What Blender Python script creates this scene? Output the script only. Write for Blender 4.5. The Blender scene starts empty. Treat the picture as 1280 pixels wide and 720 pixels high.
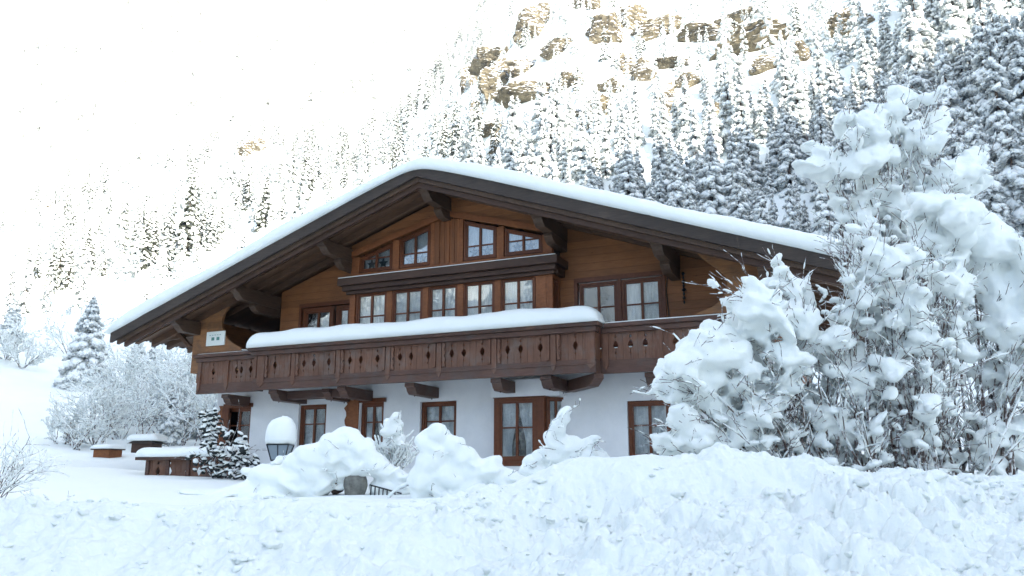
import bpy, math, random
import numpy as np
from mathutils import Vector, Matrix

RND = random.Random(7)
NR = np.random.default_rng(11)
scene = bpy.context.scene
COL = scene.collection

# ------------------------------------------------------------------ camera
FPX = 1050.0
PITCH = math.radians(12.9)
CAM = np.array([0.0, 0.0, 1.65])
AX_R = np.array([1.0, 0, 0])
AX_F = np.array([0, math.cos(PITCH), math.sin(PITCH)])
AX_U = np.array([0, -math.sin(PITCH), math.cos(PITCH)])
cd = bpy.data.cameras.new('camera')
cam = bpy.data.objects.new('camera', cd)
COL.objects.link(cam)
cd.sensor_width = 36.0
cd.lens = FPX / 1280 * 36.0
cd.clip_start = 0.1
cd.clip_end = 6000
cam.location = CAM
cam.rotation_euler = (math.pi / 2 + PITCH, 0, 0)
scene.camera = cam


def at(px, py, depth):
    """world point seen at a photo pixel, depth metres along the view axis"""
    return CAM + (AX_F + AX_R * ((px - 640) / FPX) + AX_U * ((360 - py) / FPX)) * depth


# ------------------------------------------------------------------ noise
_perm = np.random.default_rng(5).permutation(256)
_perm = np.concatenate([_perm, _perm, _perm]).astype(np.int64)
_g3 = np.random.default_rng(6).normal(size=(256, 3))
_g3 /= np.linalg.norm(_g3, axis=1)[:, None]


def perlin(x, y, z):
    x = np.asarray(x, float); y = np.asarray(y, float); z = np.asarray(z, float)
    x, y, z = np.broadcast_arrays(x, y, z)
    xi = np.floor(x).astype(np.int64); yi = np.floor(y).astype(np.int64); zi = np.floor(z).astype(np.int64)
    xf = x - xi; yf = y - yi; zf = z - zi
    u = xf * xf * xf * (xf * (xf * 6 - 15) + 10)
    v = yf * yf * yf * (yf * (yf * 6 - 15) + 10)
    w = zf * zf * zf * (zf * (zf * 6 - 15) + 10)
    out = np.zeros(x.shape)
    for dx in (0, 1):
        a = np.where(dx, u, 1 - u)
        for dy in (0, 1):
            b = np.where(dy, v, 1 - v)
            for dz in (0, 1):
                c = np.where(dz, w, 1 - w)
                h = _perm[_perm[_perm[(xi + dx) & 255] + ((yi + dy) & 255)] + ((zi + dz) & 255)]
                g = _g3[h]
                out += a * b * c * (g[..., 0] * (xf - dx) + g[..., 1] * (yf - dy) + g[..., 2] * (zf - dz))
    return out * 1.5


def fbm(x, y, z, octs=4, gain=0.5):
    s = 0; a = 1.0; f = 1.0
    for k in range(octs):
        s = s + a * perlin(x * f + 13.7 * k, y * f - 7.1 * k, z * f + 3.3 * k)
        a *= gain; f *= 2.03
    return s


def lumps(x, y, cell, seed, rmin=.35, rmax=.75):
    """heights of rounded clods scattered on a jittered grid (max of domes)"""
    rs = np.random.default_rng(seed)
    jx = rs.random((64, 64)); jy = rs.random((64, 64)); jr = rs.random((64, 64))
    X = x / cell; Y = y / cell
    xi = np.floor(X).astype(int); yi = np.floor(Y).astype(int)
    best = np.zeros(np.shape(x))
    for dx in (-1, 0, 1):
        for dy in (-1, 0, 1):
            a = (xi + dx) & 63; b = (yi + dy) & 63
            cx = xi + dx + jx[a, b]; cy = yi + dy + jy[a, b]
            r = rmin + (rmax - rmin) * jr[a, b]
            d2 = ((X - cx) ** 2 + (Y - cy) ** 2) / (r * r)
            h = np.sqrt(np.clip(1 - d2, 0, 1)) * r
            best = np.maximum(best, h)
    return best * cell


def sstep(a, b, x):
    t = np.clip((x - a) / (b - a), 0, 1)
    return t * t * (3 - 2 * t)


# ------------------------------------------------------------------ materials
class NT:
    def __init__(self, name):
        self.m = bpy.data.materials.new(name)
        self.m.use_nodes = True
        self.t = self.m.node_tree
        self.b = self.t.nodes['Principled BSDF']
        self.out = self.t.nodes['Material Output']
        self.x = -300

    def n(self, kind, **kw):
        nd = self.t.nodes.new(kind)
        self.x -= 40
        nd.location = (self.x, RND.uniform(-300, 300))
        for k, v in kw.items():
            if k.startswith('in_'):
                key = k[3:]
                key = int(key) if key.isdigit() else key.replace('_', ' ')
                nd.inputs[key].default_value = v
            else:
                setattr(nd, k, v)
        return nd

    def l(self, a, b):
        self.t.links.new(a, b)

    def coord(self, scale=(1, 1, 1), kind='Object'):
        tc = self.n('ShaderNodeTexCoord'); mp = self.n('ShaderNodeMapping')
        mp.inputs['Scale'].default_value = scale
        self.l(tc.outputs[kind], mp.inputs[0])
        return mp.outputs[0]

    def noise(self, vec, scale, detail=3, rough=.55):
        nd = self.n('ShaderNodeTexNoise')
        nd.inputs['Scale'].default_value = scale
        nd.inputs['Detail'].default_value = detail
        nd.inputs['Roughness'].default_value = rough
        self.l(vec, nd.inputs['Vector'])
        return nd.outputs['Fac']

    def ramp(self, fac, stops):
        r = self.n('ShaderNodeValToRGB')
        e = r.color_ramp.elements
        while len(e) < len(stops):
            e.new(.5)
        for el, (p, c) in zip(e, stops):
            el.position = p
            el.color = (c[0], c[1], c[2], 1)
        self.l(fac, r.inputs[0])
        return r.outputs[0]

    def mix(self, fac, a, b, mode='MIX'):
        nd = self.n('ShaderNodeMix', data_type='RGBA', blend_type=mode)
        for val, sock in ((fac, 0), (a, 6), (b, 7)):
            if hasattr(val, 'links'):
                self.l(val, nd.inputs[sock])
            else:
                nd.inputs[sock].default_value = val if sock == 0 else (*val, 1)
        return nd.outputs[2]

    def math(self, op, a, b=0.0, c=None):
        nd = self.n('ShaderNodeMath', operation=op)
        for i, v in enumerate((a, b) if c is None else (a, b, c)):
            if hasattr(v, 'links'):
                self.l(v, nd.inputs[i])
            else:
                nd.inputs[i].default_value = v
        return nd.outputs[0]

    def bump(self, h, strength=.5, dist=.02, prev=None):
        b = self.n('ShaderNodeBump')
        b.inputs['Strength'].default_value = strength
        b.inputs['Distance'].default_value = dist
        self.l(h, b.inputs['Height'])
        if prev is not None:
            self.l(prev, b.inputs['Normal'])
        return b.outputs[0]

    def done(self, color=None, rough=.7, normal=None, spec=.3):
        if color is not None:
            if hasattr(color, 'links'):
                self.l(color, self.b.inputs['Base Color'])
            else:
                self.b.inputs['Base Color'].default_value = (*color, 1)
        if hasattr(rough, 'links'):
            self.l(rough, self.b.inputs['Roughness'])
        else:
            self.b.inputs['Roughness'].default_value = rough
        self.b.inputs['Specular IOR Level'].default_value = spec
        if normal is not None:
            self.l(normal, self.b.inputs['Normal'])
        return self.m


def snow_mat(name, base, dirt=None, fine=.5, dist=.01, scale=28):
    t = NT(name)
    c = t.coord()
    a = t.noise(c, scale, 5, .65)
    b = t.noise(c, scale * .22, 3, .5)
    nrm = t.bump(a, fine, dist)
    nrm = t.bump(b, .35, dist * 4, nrm)
    col = t.mix(t.noise(c, 1.3, 3), tuple(x * .965 for x in base), base)
    if dirt:
        d = t.noise(c, 7, 6, .75)
        col = t.mix(t.ramp(d, [(.60, (0, 0, 0)), (.74, (1, 1, 1))]), col, dirt)
    return t.done(col, .75, nrm, .2)


def wood_mat(name, dark, light, board=0, axis='Z', gloss=.55, streak=(1.2, 1.2, 14), bump=.4, patch=None):
    """planked timber: grain streaks, knots, board joints along one axis of the house"""
    t = NT(name)
    c = t.coord(streak)
    g = t.noise(c, 3.0, 6, .65)
    c1 = t.coord((1, 1, 1))
    big = t.noise(c1, .9, 3, .5)
    col = t.ramp(g, [(.28, dark), (.72, light)])
    col = t.mix(t.ramp(big, [(.3, (0, 0, 0)), (.75, (.55, .55, .55))]), col, tuple(x * .55 for x in dark))
    if patch:
        p = t.noise(c1, 2.3, 5, .7)
        col = t.mix(t.ramp(p, [(.48, (0, 0, 0)), (.7, (.8, .8, .8))]), col, patch)
    h = g
    nrm = t.bump(g, bump, .006)
    if board:
        sp = t.n('ShaderNodeSeparateXYZ'); t.l(c1, sp.inputs[0])
        v = t.math('DIVIDE', sp.outputs[axis], board)
        fr = t.math('FRACT', v)
        idx = t.math('FLOOR', v)
        wn = t.n('ShaderNodeTexWhiteNoise', noise_dimensions='1D'); t.l(idx, wn.inputs['W'])
        shade = t.ramp(wn.outputs['Value'], [(0, (.72, .72, .72)), (1, (1.12, 1.1, 1.06))])
        col = t.mix(1.0, col, shade, 'MULTIPLY')
        ed = t.math('ABSOLUTE', t.math('SUBTRACT', fr, .5))
        gap = t.ramp(ed, [(.455, (1, 1, 1)), (.49, (0, 0, 0))])
        nrm = t.bump(gap, .5, .012, nrm)
        col = t.mix(t.ramp(ed, [(.470, (0, 0, 0)), (.49, (.75, .75, .75))]), col, tuple(x * .5 for x in dark))
        kv = t.n('ShaderNodeTexVoronoi'); kv.inputs['Scale'].default_value = 2.2
        t.l(t.coord((1.3, 1.3, 2.4)), kv.inputs['Vector'])
        col = t.mix(t.ramp(kv.outputs['Distance'], [(.035, (.85, .85, .85)), (.075, (0, 0, 0))]), col, tuple(x * .3 for x in dark))
    return t.done(col, gloss, nrm, .3)


M = {}
M['snow'] = snow_mat('snow', (.83, .875, .855), fine=.35, dist=.008)
M['bank'] = snow_mat('ploughed_snow', (.77, .82, .80), (.56, .59, .58), fine=.9, dist=.014, scale=20)
M['wall_wood'] = wood_mat('larch_siding', (.23, .090, .032), (.37, .158, .062), .21, 'Z', streak=(1.0, 1.0, 13))
M['plank_wood'] = wood_mat('upright_planks', (.20, .068, .024), (.33, .13, .048), .17, 'X', streak=(12, 12, 1.0))
M['trim_wood'] = wood_mat('larch_trim', (.19, .064, .022), (.31, .115, .042), streak=(3, 3, 6))
M['frame_wood'] = wood_mat('window_frame_wood', (.105, .030, .010), (.17, .055, .020), streak=(4, 4, 4), gloss=.4)
M['wing_wood'] = wood_mat('gable_wing_wood', (.27, .125, .052), (.42, .21, .095), .19, 'Z', streak=(1, 1, 12), patch=(.14, .085, .055))
M['balc_wood'] = wood_mat('weathered_balcony_wood', (.105, .048, .029), (.21, .103, .064), streak=(11, 11, 1.2), patch=(.15, .115, .095))
M['balc_rail'] = wood_mat('weathered_rail_wood', (.072, .037, .026), (.145, .077, .056), streak=(1.2, 6, 9), patch=(.085, .068, .060))
M['dark_wood'] = wood_mat('dark_roof_timber', (.036, .027, .022), (.078, .059, .048), streak=(1.2, 8, 12), gloss=.6)
M['soffit'] = wood_mat('soffit_boards', (.10, .056, .034), (.18, .10, .060), .22, 'Y', streak=(1.2, 10, 10))
M['ledge'] = wood_mat('ledge_timber', (.045, .024, .016), (.095, .05, .032), streak=(1.2, 8, 12))

t = NT('white_render')
c = t.coord()
M['plaster'] = t.done(t.mix(t.ramp(t.noise(c, 1.1, 7, .7), [(.42, (1, 1, 1)), (.7, (0, 0, 0))]), (.66, .675, .685), (.74, .75, .755)), .85,
                      t.bump(t.noise(c, 55, 4, .6), .35, .006), .2)
t = NT('window_glass')
gl = t.n('ShaderNodeBsdfGlossy'); gl.inputs['Roughness'].default_value = .015
tr = t.n('ShaderNodeBsdfTransparent'); tr.inputs[0].default_value = (.92, .95, .96, 1)
fr = t.n('ShaderNodeFresnel'); fr.inputs['IOR'].default_value = 1.6
wob = t.bump(t.noise(t.coord(), 2.5, 2), .12, .02)
t.l(wob, gl.inputs['Normal'])
mx = t.n('ShaderNodeMixShader')
t.l(t.math('ADD', t.math('MULTIPLY', fr.outputs[0], 1.3), .07), mx.inputs[0])
t.l(tr.outputs[0], mx.inputs[1]); t.l(gl.outputs[0], mx.inputs[2]); t.l(mx.outputs[0], t.out.inputs[0])
M['glass'] = t.m
t = NT('lace_curtain')
c = t.coord((14, 1, 1.2))
g = t.noise(c, 2.2, 4, .6)
M['curtain'] = t.done(t.ramp(g, [(.3, (.62, .64, .66)), (.6, (.88, .89, .90))]), .9, t.bump(g, .8, .03), .1)
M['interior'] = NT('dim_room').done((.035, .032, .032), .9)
M['iron'] = NT('black_iron').done((.02, .022, .026), .45)
M['sign'] = NT('white_enamel').done((.74, .78, .74), .4)
M['star'] = NT('dark_star').done((.05, .075, .085), .6)
M['signmark'] = NT('green_sign_mark').done((.10, .25, .22), .5)
M['lamp_glass'] = NT('frosted_lantern_glass').done((.22, .27, .31), .25)
t = NT('bark'); c = t.coord((4, 4, 1))
g = t.noise(c, 5, 5, .7)
M['bark'] = t.done(t.ramp(g, [(.3, (.055, .038, .030)), (.75, (.17, .125, .10))]), .85, t.bump(g, .6, .02), .1)
t = NT('twigs'); M['twig'] = t.done(t.ramp(t.noise(t.coord(), 9, 4, .7), [(.47, (.12, .088, .078)), (.58, (.74, .77, .78))]), .8, None, .1)
t = NT('spruce_needles_dark'); c = t.coord()
g = t.noise(c, 5.0, 4, .7)
M['needles_dark'] = t.done(t.ramp(g, [(.38, (.022, .027, .018)), (.52, (.055, .060, .045)), (.68, (.22, .23, .22))]), .8, None, .1)
t = NT('spruce_needles'); c = t.coord()
g = t.noise(c, 5.0, 4, .7)
M['needles'] = t.done(t.ramp(g, [(.30, (.15, .16, .155)), (.42, (.36, .385, .385)), (.54, (.64, .67, .67))]), .8, t.bump(t.noise(c, 20, 3), 1, .05), .1)
g = t.noise(c, 5, 4)
M['tree_snow'] = snow_mat('tree_snow', (.83, .87, .86), fine=.9, dist=.03, scale=9)
t = NT('garden_stone'); c = t.coord()
g = t.noise(c, 6, 6, .7)
M['stone'] = t.done(t.ramp(g, [(.3, (.10, .10, .09)), (.75, (.30, .30, .27))]), .9, t.bump(g, .8, .03), .2)
M['purlin'] = wood_mat('purlin_timber', (.055, .033, .022), (.12, .072, .045), streak=(8, 1.2, 8))
# cliff rock with snow lying wherever the face is flat enough
t = NT('cliff_rock'); c = t.coord((1, 1, 2.2))
g = t.noise(c, .55, 7, .68)
ge = t.n('ShaderNodeNewGeometry'); sp = t.n('ShaderNodeSeparateXYZ'); t.l(ge.outputs['Normal'], sp.inputs[0])
up = t.math('ADD', sp.outputs['Z'], t.math('MULTIPLY', t.math('SUBTRACT', t.noise(t.coord(), .8, 5, .7), .5), 1.0))
rock = t.ramp(g, [(.30, (.045, .040, .034)), (.48, (.13, .112, .080)), (.60, (.21, .18, .125)), (.75, (.10, .092, .078))])
M['rock'] = t.done(t.mix(t.ramp(up, [(.30, (0, 0, 0)), (.42, (1, 1, 1))]), rock, (.86, .88, .90)), .9, t.bump(g, 1, .5), .1)


# ------------------------------------------------------------------ builders
def mesh_np(name, V, F, mats, midx=None, smooth=False):
    """V (n,3); F list of face arrays (k,m) each with constant m, or list of tuples"""
    me = bpy.data.meshes.new(name)
    V = np.asarray(V, np.float32)
    if isinstance(F, np.ndarray):
        F = [F]
    loops = np.concatenate([f.ravel() for f in F]).astype(np.int32)
    tot = np.concatenate([np.full(len(f), f.shape[1]) for f in F]).astype(np.int32)
    start = np.concatenate([[0], np.cumsum(tot)[:-1]]).astype(np.int32)
    me.vertices.add(len(V)); me.vertices.foreach_set('co', V.ravel())
    me.loops.add(len(loops)); me.loops.foreach_set('vertex_index', loops)
    me.polygons.add(len(tot)); me.polygons.foreach_set('loop_start', start)
    try:
        me.polygons.foreach_set('loop_total', tot)
    except Exception:
        pass
    for m in mats:
        me.materials.append(M[m] if isinstance(m, str) else m)
    if midx is not None:
        me.polygons.foreach_set('material_index', np.asarray(midx, np.int32))
    me.polygons.foreach_set('use_smooth', np.full(len(tot), bool(smooth)))
    me.update(calc_edges=True)
    me.validate()
    return me


def link(name, me, parent=None, loc=None):
    o = bpy.data.objects.new(name, me)
    COL.objects.link(o)
    if parent is not None:
        o.parent = parent
    if loc is not None:
        o.location = loc
    return o


def empty(name, loc, rz=0, parent=None):
    o = bpy.data.objects.new(name, None)
    COL.objects.link(o)
    o.empty_display_size = .3
    o.location = loc
    o.rotation_euler = (0, 0, rz)
    if parent is not None:
        o.parent = parent
    return o


def tag(o, label=None, cat=None, group=None, kind=None):
    if label: o['label'] = label
    if cat: o['category'] = cat
    if group: o['group'] = group
    if kind: o['kind'] = kind
    return o


class MB:
    def __init__(self):
        self.v = []; self.f = []; self.mi = []

    def _add(self, vs, fs, mi=0):
        b = len(self.v)
        self.v += [tuple(map(float, p)) for p in vs]
        self.f += [tuple(b + i for i in f) for f in fs]
        self.mi += [mi] * len(fs)

    def box(self, x0, x1, y0, y1, z0, z1, mi=0):
        vs = [(x, y, z) for z in (z0, z1) for y in (y0, y1) for x in (x0, x1)]
        self._add(vs, [(0, 2, 3, 1), (4, 5, 7, 6), (0, 1, 5, 4), (2, 6, 7, 3), (0, 4, 6, 2), (1, 3, 7, 5)], mi)
        return self

    def prism(self, poly, y0, y1, mi=0, mp=None):
        """poly in (x,z) counter-clockwise seen from -y"""
        if mp is None:
            mp = lambda x, z, y: (x, y, z)
        a = sum(poly[i][0] * poly[(i + 1) % len(poly)][1] - poly[(i + 1) % len(poly)][0] * poly[i][1] for i in range(len(poly)))
        if a < 0:
            poly = poly[::-1]
        n = len(poly)
        vs = [mp(x, z, y0) for x, z in poly] + [mp(x, z, y1) for x, z in poly]
        fs = [tuple(range(n)), tuple(range(2 * n - 1, n - 1, -1))]
        for i in range(n):
            j = (i + 1) % n
            fs.append((i, n + i, n + j, j))
        self._add(vs, fs, mi)
        return self

    def tube(self, pts, rad, n=6, mi=0, cap=True):
        pts = [Vector(p) for p in pts]
        if not hasattr(rad, '__len__'):
            rad = [rad] * len(pts)
        vs = []
        for i, p in enumerate(pts):
            d = (pts[min(i + 1, len(pts) - 1)] - pts[max(i - 1, 0)]).normalized()
            a = d.cross(Vector((0, 0, 1)))
            if a.length < .05:
                a = d.cross(Vector((1, 0, 0)))
            a.normalize(); b = a.cross(d)
            for k in range(n):
                t = 2 * math.pi * k / n
                vs.append(p + a * (math.cos(t) * rad[i]) + b * (math.sin(t) * rad[i]))
        fs = []
        for i in range(len(pts) - 1):
            for k in range(n):
                j = (k + 1) % n
                fs.append((i * n + k, i * n + j, (i + 1) * n + j, (i + 1) * n + k))
        if cap:
            fs += [tuple(range(n))[::-1], tuple((len(pts) - 1) * n + k for k in range(n))]
        self._add(vs, fs, mi)
        return self

    def build(self, name, mats, parent=None, smooth=False, bevel=0, loc=None):
        me = bpy.data.meshes.new(name)
        me.from_pydata(self.v, [], self.f)
        if isinstance(mats, str):
            mats = [mats]
        for m in mats:
            me.materials.append(M[m])
        me.polygons.foreach_set('material_index', self.mi)
        if smooth:
            me.polygons.foreach_set('use_smooth', [True] * len(self.f))
        me.update()
        o = link(name, me, parent, loc)
        if bevel:
            bv = o.modifiers.new('bevel', 'BEVEL')
            bv.width = bevel; bv.segments = 2; bv.limit_method = 'ANGLE'
        return o


def bake(o):
    """apply an object's modifiers into its mesh"""
    dg = bpy.context.evaluated_depsgraph_get()
    dg.update()
    me = bpy.data.meshes.new_from_object(o.evaluated_get(dg))
    old = o.data
    o.modifiers.clear()
    o.data = me
    if old.users == 0:
        bpy.data.meshes.remove(old)
    return o
# ================================================================== CHALET
A = math.radians(23.8)
ORG = np.array([-1.615, 23.488, 0.0])
LX = np.array([math.cos(A), -math.sin(A), 0]); LY = np.array([math.sin(A), math.cos(A), 0])


def hw(x, y, z):
    return ORG + LX * x + LY * y + np.array([0, 0, z])


H = empty('chalet', ORG, -A)
tag(H, 'wide alpine chalet with white ground floor, brown timber upper floors and snowy roof', 'house')

SL = .355
ZR = 9.95


def roof(x):
    return ZR - SL * abs(x)


# ground floor shell (rendered masonry) with real window openings
def wall_with_holes(mb, x0, x1, z0, z1, holes, y0, y1):
    xs = sorted(set([x0, x1] + [h[0] for h in holes] + [h[1] for h in holes]))
    for a, b in zip(xs[:-1], xs[1:]):
        cuts = sorted([(h[2], h[3]) for h in holes if h[0] <= a + 1e-6 and h[1] >= b - 1e-6])
        z = z0
        for c0, c1 in cuts:
            if c0 > z: mb.box(a, b, y0, y1, z, c0)
            z = c1
        if z < z1: mb.box(a, b, y0, y1, z, z1)


GF = [(-8.18, -7.12, 2.55, 3.90), (-5.30, -4.28, 2.50, 3.88), (-3.10, -2.28, 2.50, 3.88), (-1.08, .08, 2.50, 3.82),
      (4.96, 6.08, 2.15, 3.62)]
BAYX0, BAYX1 = 1.45, 3.20
gw = MB()
wall_with_holes(gw, -8.5, 8.6, 0, 4.6, GF + [(BAYX0 + .05, BAYX1 - .02, 2.15, 3.76)], 0.0, .35)
gw.box(-8.5, -8.15, .352, 12.0, 0, 4.6); gw.box(8.25, 8.6, .352, 12.0, 0, 4.6); gw.box(-8.148, 8.248, 11.65, 12, 0, 4.6)
gw.box(-8.148, 8.248, .352, 11.648, 4.3, 4.598)
gw.box(BAYX0 - .1, BAYX1 + .1, -.45, -.002, 3.80, 4.25)      # rendered head over the bay window
gw.build('wall', 'plaster', H)

# upper floors, timber
UW = [(-5.45, -3.50, 5.0, 6.92), (3.66, 6.02, 5.0, 6.86)]
uw = MB()
xs = sorted(set([-6.2, -3.18, 3.18, 8.6] + [h[0] for h in UW] + [h[1] for h in UW]))
for a, b in zip(xs[:-1], xs[1:]):
    ho = [h for h in UW if h[0] <= a and h[1] >= b]
    zt = 4.602
    if a >= -3.181 and b <= 3.181:
        continue
    if ho:
        uw.box(a, b, 0, .2, 4.602, ho[0][2]); zt = ho[0][3]
    uw.prism([(a, zt), (b, zt), (b, roof(b) - .3), (a, roof(a) - .3)], 0, .2)
uw.prism([(-3.178, 8.0), (3.178, 8.0), (3.178, roof(3.178) - .3), (0, roof(0) - .3), (-3.178, roof(3.178) - .3)], 0, .2)
uw.prism([(-8.39, 4.602), (-6.2, 4.602), (-6.2, roof(6.2) - .3), (-8.39, roof(8.39) - .3)], 2.4, 2.6)   # back of the loggia
uw.box(-6.2, -6.0, .201, 2.399, 4.602, roof(6.2) - .3)
for s in (-1, 1):   # side walls
    x0, x1 = (8.4, 8.598) if s > 0 else (-8.598, -8.4)
    uw.box(x0, x1, .202 if s > 0 else -.89, 11.69, 4.602, roof(8.6) - .3)
uw.box(-8.39, 8.39, 11.7, 11.9, 4.602, 6.6)
uw.build('timber_wall', 'wall_wood', H)

# projecting bay (two storeys): front of frames and planks
BY = -.6
bay = MB()
zb0, zb1 = 4.62, 7.08
bay.box(-3.2, 3.2, BY, -.002, zb0, 5.55)                   # apron
bay.box(-3.2, -3.02, BY, -.002, 5.552, 7.15); bay.box(3.02, 3.2, BY, -.002, 5.552, 5.56)
bay.box(3.02, 3.2, BY, BY + .1, 5.56, 7.15); bay.box(3.02, 3.2, -.12, -.002, 5.56, 7.15)
bay.box(3.02, 3.2, BY + .1, -.12, 6.92, 7.15)
bay.box(-3.018, 3.018, BY, BY + .12, 7.02, 7.15)
lx = [-3.02, -1.85, -.66, .46, 1.58, 3.02]
for c_ in (-1.84, -.65, .46, 1.60):
    bay.box(c_ - .09, c_ + .09, BY, BY + .14, 5.552, 7.018)
bay.box(2.72, 3.018, BY, BY + .12, 5.552, 7.018)
bay.build('bay', 'trim_wood', H, bevel=.008)
# attic gable face of the bay
top = lambda x: roof(x) - .62


def frame_top(x):            # underside of the sloping head over the attic windows
    return 9.02 - .30 * abs(x) - .02


ag = MB()
ag.box(-3.2, 3.2, BY, -.002, 7.152, 7.62)
for s in (-1, 1):
    ag.box(s * 3.2, s * 2.92, BY, BY + .14, 7.622, frame_top(2.95)) if s < 0 else ag.box(2.92, 3.2, BY, BY + .14, 7.622, frame_top(2.95))
    ag.box(*(sorted((s * 1.78, s * 1.56))), BY, BY + .14, 7.622, frame_top(1.7))
    ag.box(*(sorted((s * .52, s * .40))), BY, BY + .14, 7.622, frame_top(.45))
ag.build('attic_frame', 'trim_wood', H, bevel=.006)
side = MB()
side.box(3.06, 3.2, BY + .142, -.002, 7.622, 8.6)
side.box(-3.2, -3.06, BY + .142, -.002, 7.622, 8.6)
side.build('bay_side', 'dark_wood', H)
hd = MB()
hd.prism([(-3.22, frame_top(2.95)), (0, frame_top(0) + .02), (3.22, frame_top(2.95)), (3.22, roof(3.22) - .32), (0, roof(0) - .32), (-3.22, roof(3.22) - .32)],
         BY + .02, -.002)
hd.build('gable_siding', 'wall_wood', H)
tb = MB()
for s in (-1, 1):
    tb.prism([(s * 3.26, frame_top(2.95) - .02), (0, frame_top(0)), (0, frame_top(0) + .17), (s * 3.26, frame_top(2.95) + .15)], BY - .05, BY + .018)
tb.build('gable_trim', 'trim_wood', H)
pk = MB()
for i in range(5):
    x0 = -.40 + i * .16
    zt_ = frame_top(0) - .05
    pk.box(x0 + .004, x0 + .156, BY + (.012 if i % 2 else 0), BY + .12, 7.622, zt_ - .03 * abs(i - 2))
    if i < 4: pk.box(x0 + .135, x0 + .18, BY - .02, BY + .01, 7.63, zt_ - .05)
pk.build('plank_panel', 'plank_wood', H)

# ledge between the bay storeys
lg = MB()
lg.box(-3.45, 3.45, -.92, BY - .002, 7.22, 7.44)
lg.box(-3.36, 3.36, -.80, BY - .002, 7.08, 7.218)
lg.box(-3.28, 3.28, -.70, BY - .002, 6.98, 7.078)
lg.box(3.202, 3.44, BY - .002, -.002, 7.22, 7.44); lg.box(3.202, 3.34, BY - .002, -.002, 7.0, 7.218)
lg.build('ledge', 'ledge', H, bevel=.012)
MB().box(-3.43, 3.40, -.91, -.64, 7.442, 7.462).build('ledge_snow', 'snow', H, bevel=.008)


# ------------------------------------------------------------------ windows
def quad_frame(mb, c, w, y0, y1):
    """frame ring between an outer polygon and its inset; c = corners ccw (x,z)"""
    n = len(c)
    cx = [Vector((p[0], p[1])) for p in c]
    inn = []
    for i in range(n):
        a, b, d = cx[i - 1], cx[i], cx[(i + 1) % n]
        e1 = (b - a).normalized(); e2 = (d - b).normalized()
        n1 = Vector((-e1.y, e1.x)); n2 = Vector((-e2.y, e2.x))
        k = (n1 + n2); k = k / (k.dot(n1))
        inn.append(b + k * w)
    for i in range(n):
        j = (i + 1) % n
        mb.prism([tuple(cx[i]), tuple(cx[j]), tuple(inn[j]), tuple(inn[i])], y0, y1)
    return [tuple(p) for p in inn]


def lerp_top(c, x):
    """z of the polygon's upper edge at x; c = [bl, br, tr, tl]"""
    (xr, zr), (xl, zl) = c[2], c[3]
    return zl + (zr - zl) * (x - xl) / (xr - xl)


def window(c, y, frame=.075, mull=1, bars=(), pane_y=.05, curtain=True, curtain_drop=1.0, mat='frame_wood', room=.35,
           label=None, split=None, tie=False, sash=.045):
    """c=[bl,br,tr,tl] in house x,z at plane y (front of the frame)"""
    f = MB()
    inn = quad_frame(f, c, frame, y, y + .11)
    w = f.build('window', mat, H, bevel=.006)
    if label: w['label'] = label
    s = MB()
    inn2 = quad_frame(s, inn, sash, y + .025, y + .085)
    xl, xr = inn[0][0], inn[1][0]
    zb = inn[0][1]
    for k in range(mull):
        x = xl + (xr - xl) * (k + 1) / (mull + 1)
        s.box(x - .033, x + .033, y + .02, y + .088, zb, lerp_top(inn, x) - .01)
    for b in bars:
        z = b
        s.box(xl + .01, xr - .01, y + .035, y + .075, z - .02, z + .02)
    s.build('sash', mat, w)
    p = MB()
    p.prism([tuple(q) for q in inn], y + .052, y + .058)
    p.build('pane', 'glass', w)
    # curtain: pleated sheet hung from the head
    if curtain:
        n = 40
        for side_ in ((0, 1),) if not tie else ((0, .5), (.5, 1)):
            V = []; 
            rows = 10
            for r in range(rows + 1):
                v = r / rows
                for i in range(n + 1):
                    u = i / n
                    xa = xl + (xr - xl) * side_[0]; xb = xl + (xr - xl) * side_[1]
                    if tie:      # gathered to the outside towards the bottom
                        g = 1 - .42 * math.sin(min(v * 1.15, 1) * math.pi / 2) ** 2
                        if side_[0] == 0: xb = xa + (xb - xa) * g
                        else: xa = xb - (xb - xa) * g
                    x = xa + (xb - xa) * u
                    zt = lerp_top(inn, x)
                    z = zt + (zb - zt) * v * curtain_drop
                    yy = y + .16 + .018 * math.sin(u * 38 + 1.5 * math.sin(v * 3)) + .01 * math.sin(u * 91)
                    V.append((x, yy, z))
            F = [(r * (n + 1) + i, r * (n + 1) + i + 1, (r + 1) * (n + 1) + i + 1, (r + 1) * (n + 1) + i) for r in range(rows) for i in range(n)]
            m = MB(); m._add(V, F); m.build('curtain', 'curtain', w, smooth=True)
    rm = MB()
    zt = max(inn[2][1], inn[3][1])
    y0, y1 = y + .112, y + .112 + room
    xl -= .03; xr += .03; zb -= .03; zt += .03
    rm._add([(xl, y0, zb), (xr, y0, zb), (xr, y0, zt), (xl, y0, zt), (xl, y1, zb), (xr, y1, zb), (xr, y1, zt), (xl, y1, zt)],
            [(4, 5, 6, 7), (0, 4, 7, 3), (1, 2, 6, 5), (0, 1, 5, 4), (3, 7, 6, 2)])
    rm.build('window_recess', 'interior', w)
    return w


def rect(x0, x1, z0, z1):
    return [(x0, z0), (x1, z0), (x1, z1), (x0, z1)]


# ground floor
for i, (x0, x1, z0, z1) in enumerate(GF):
    y = .10 if i not in (4,) else .06
    w = window(rect(x0 + .004, x1 - .004, z0 + .004, z1 - .004), y, .09, 1, (z0 + (z1 - z0) * .58,), tie=(i == 2))
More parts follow.
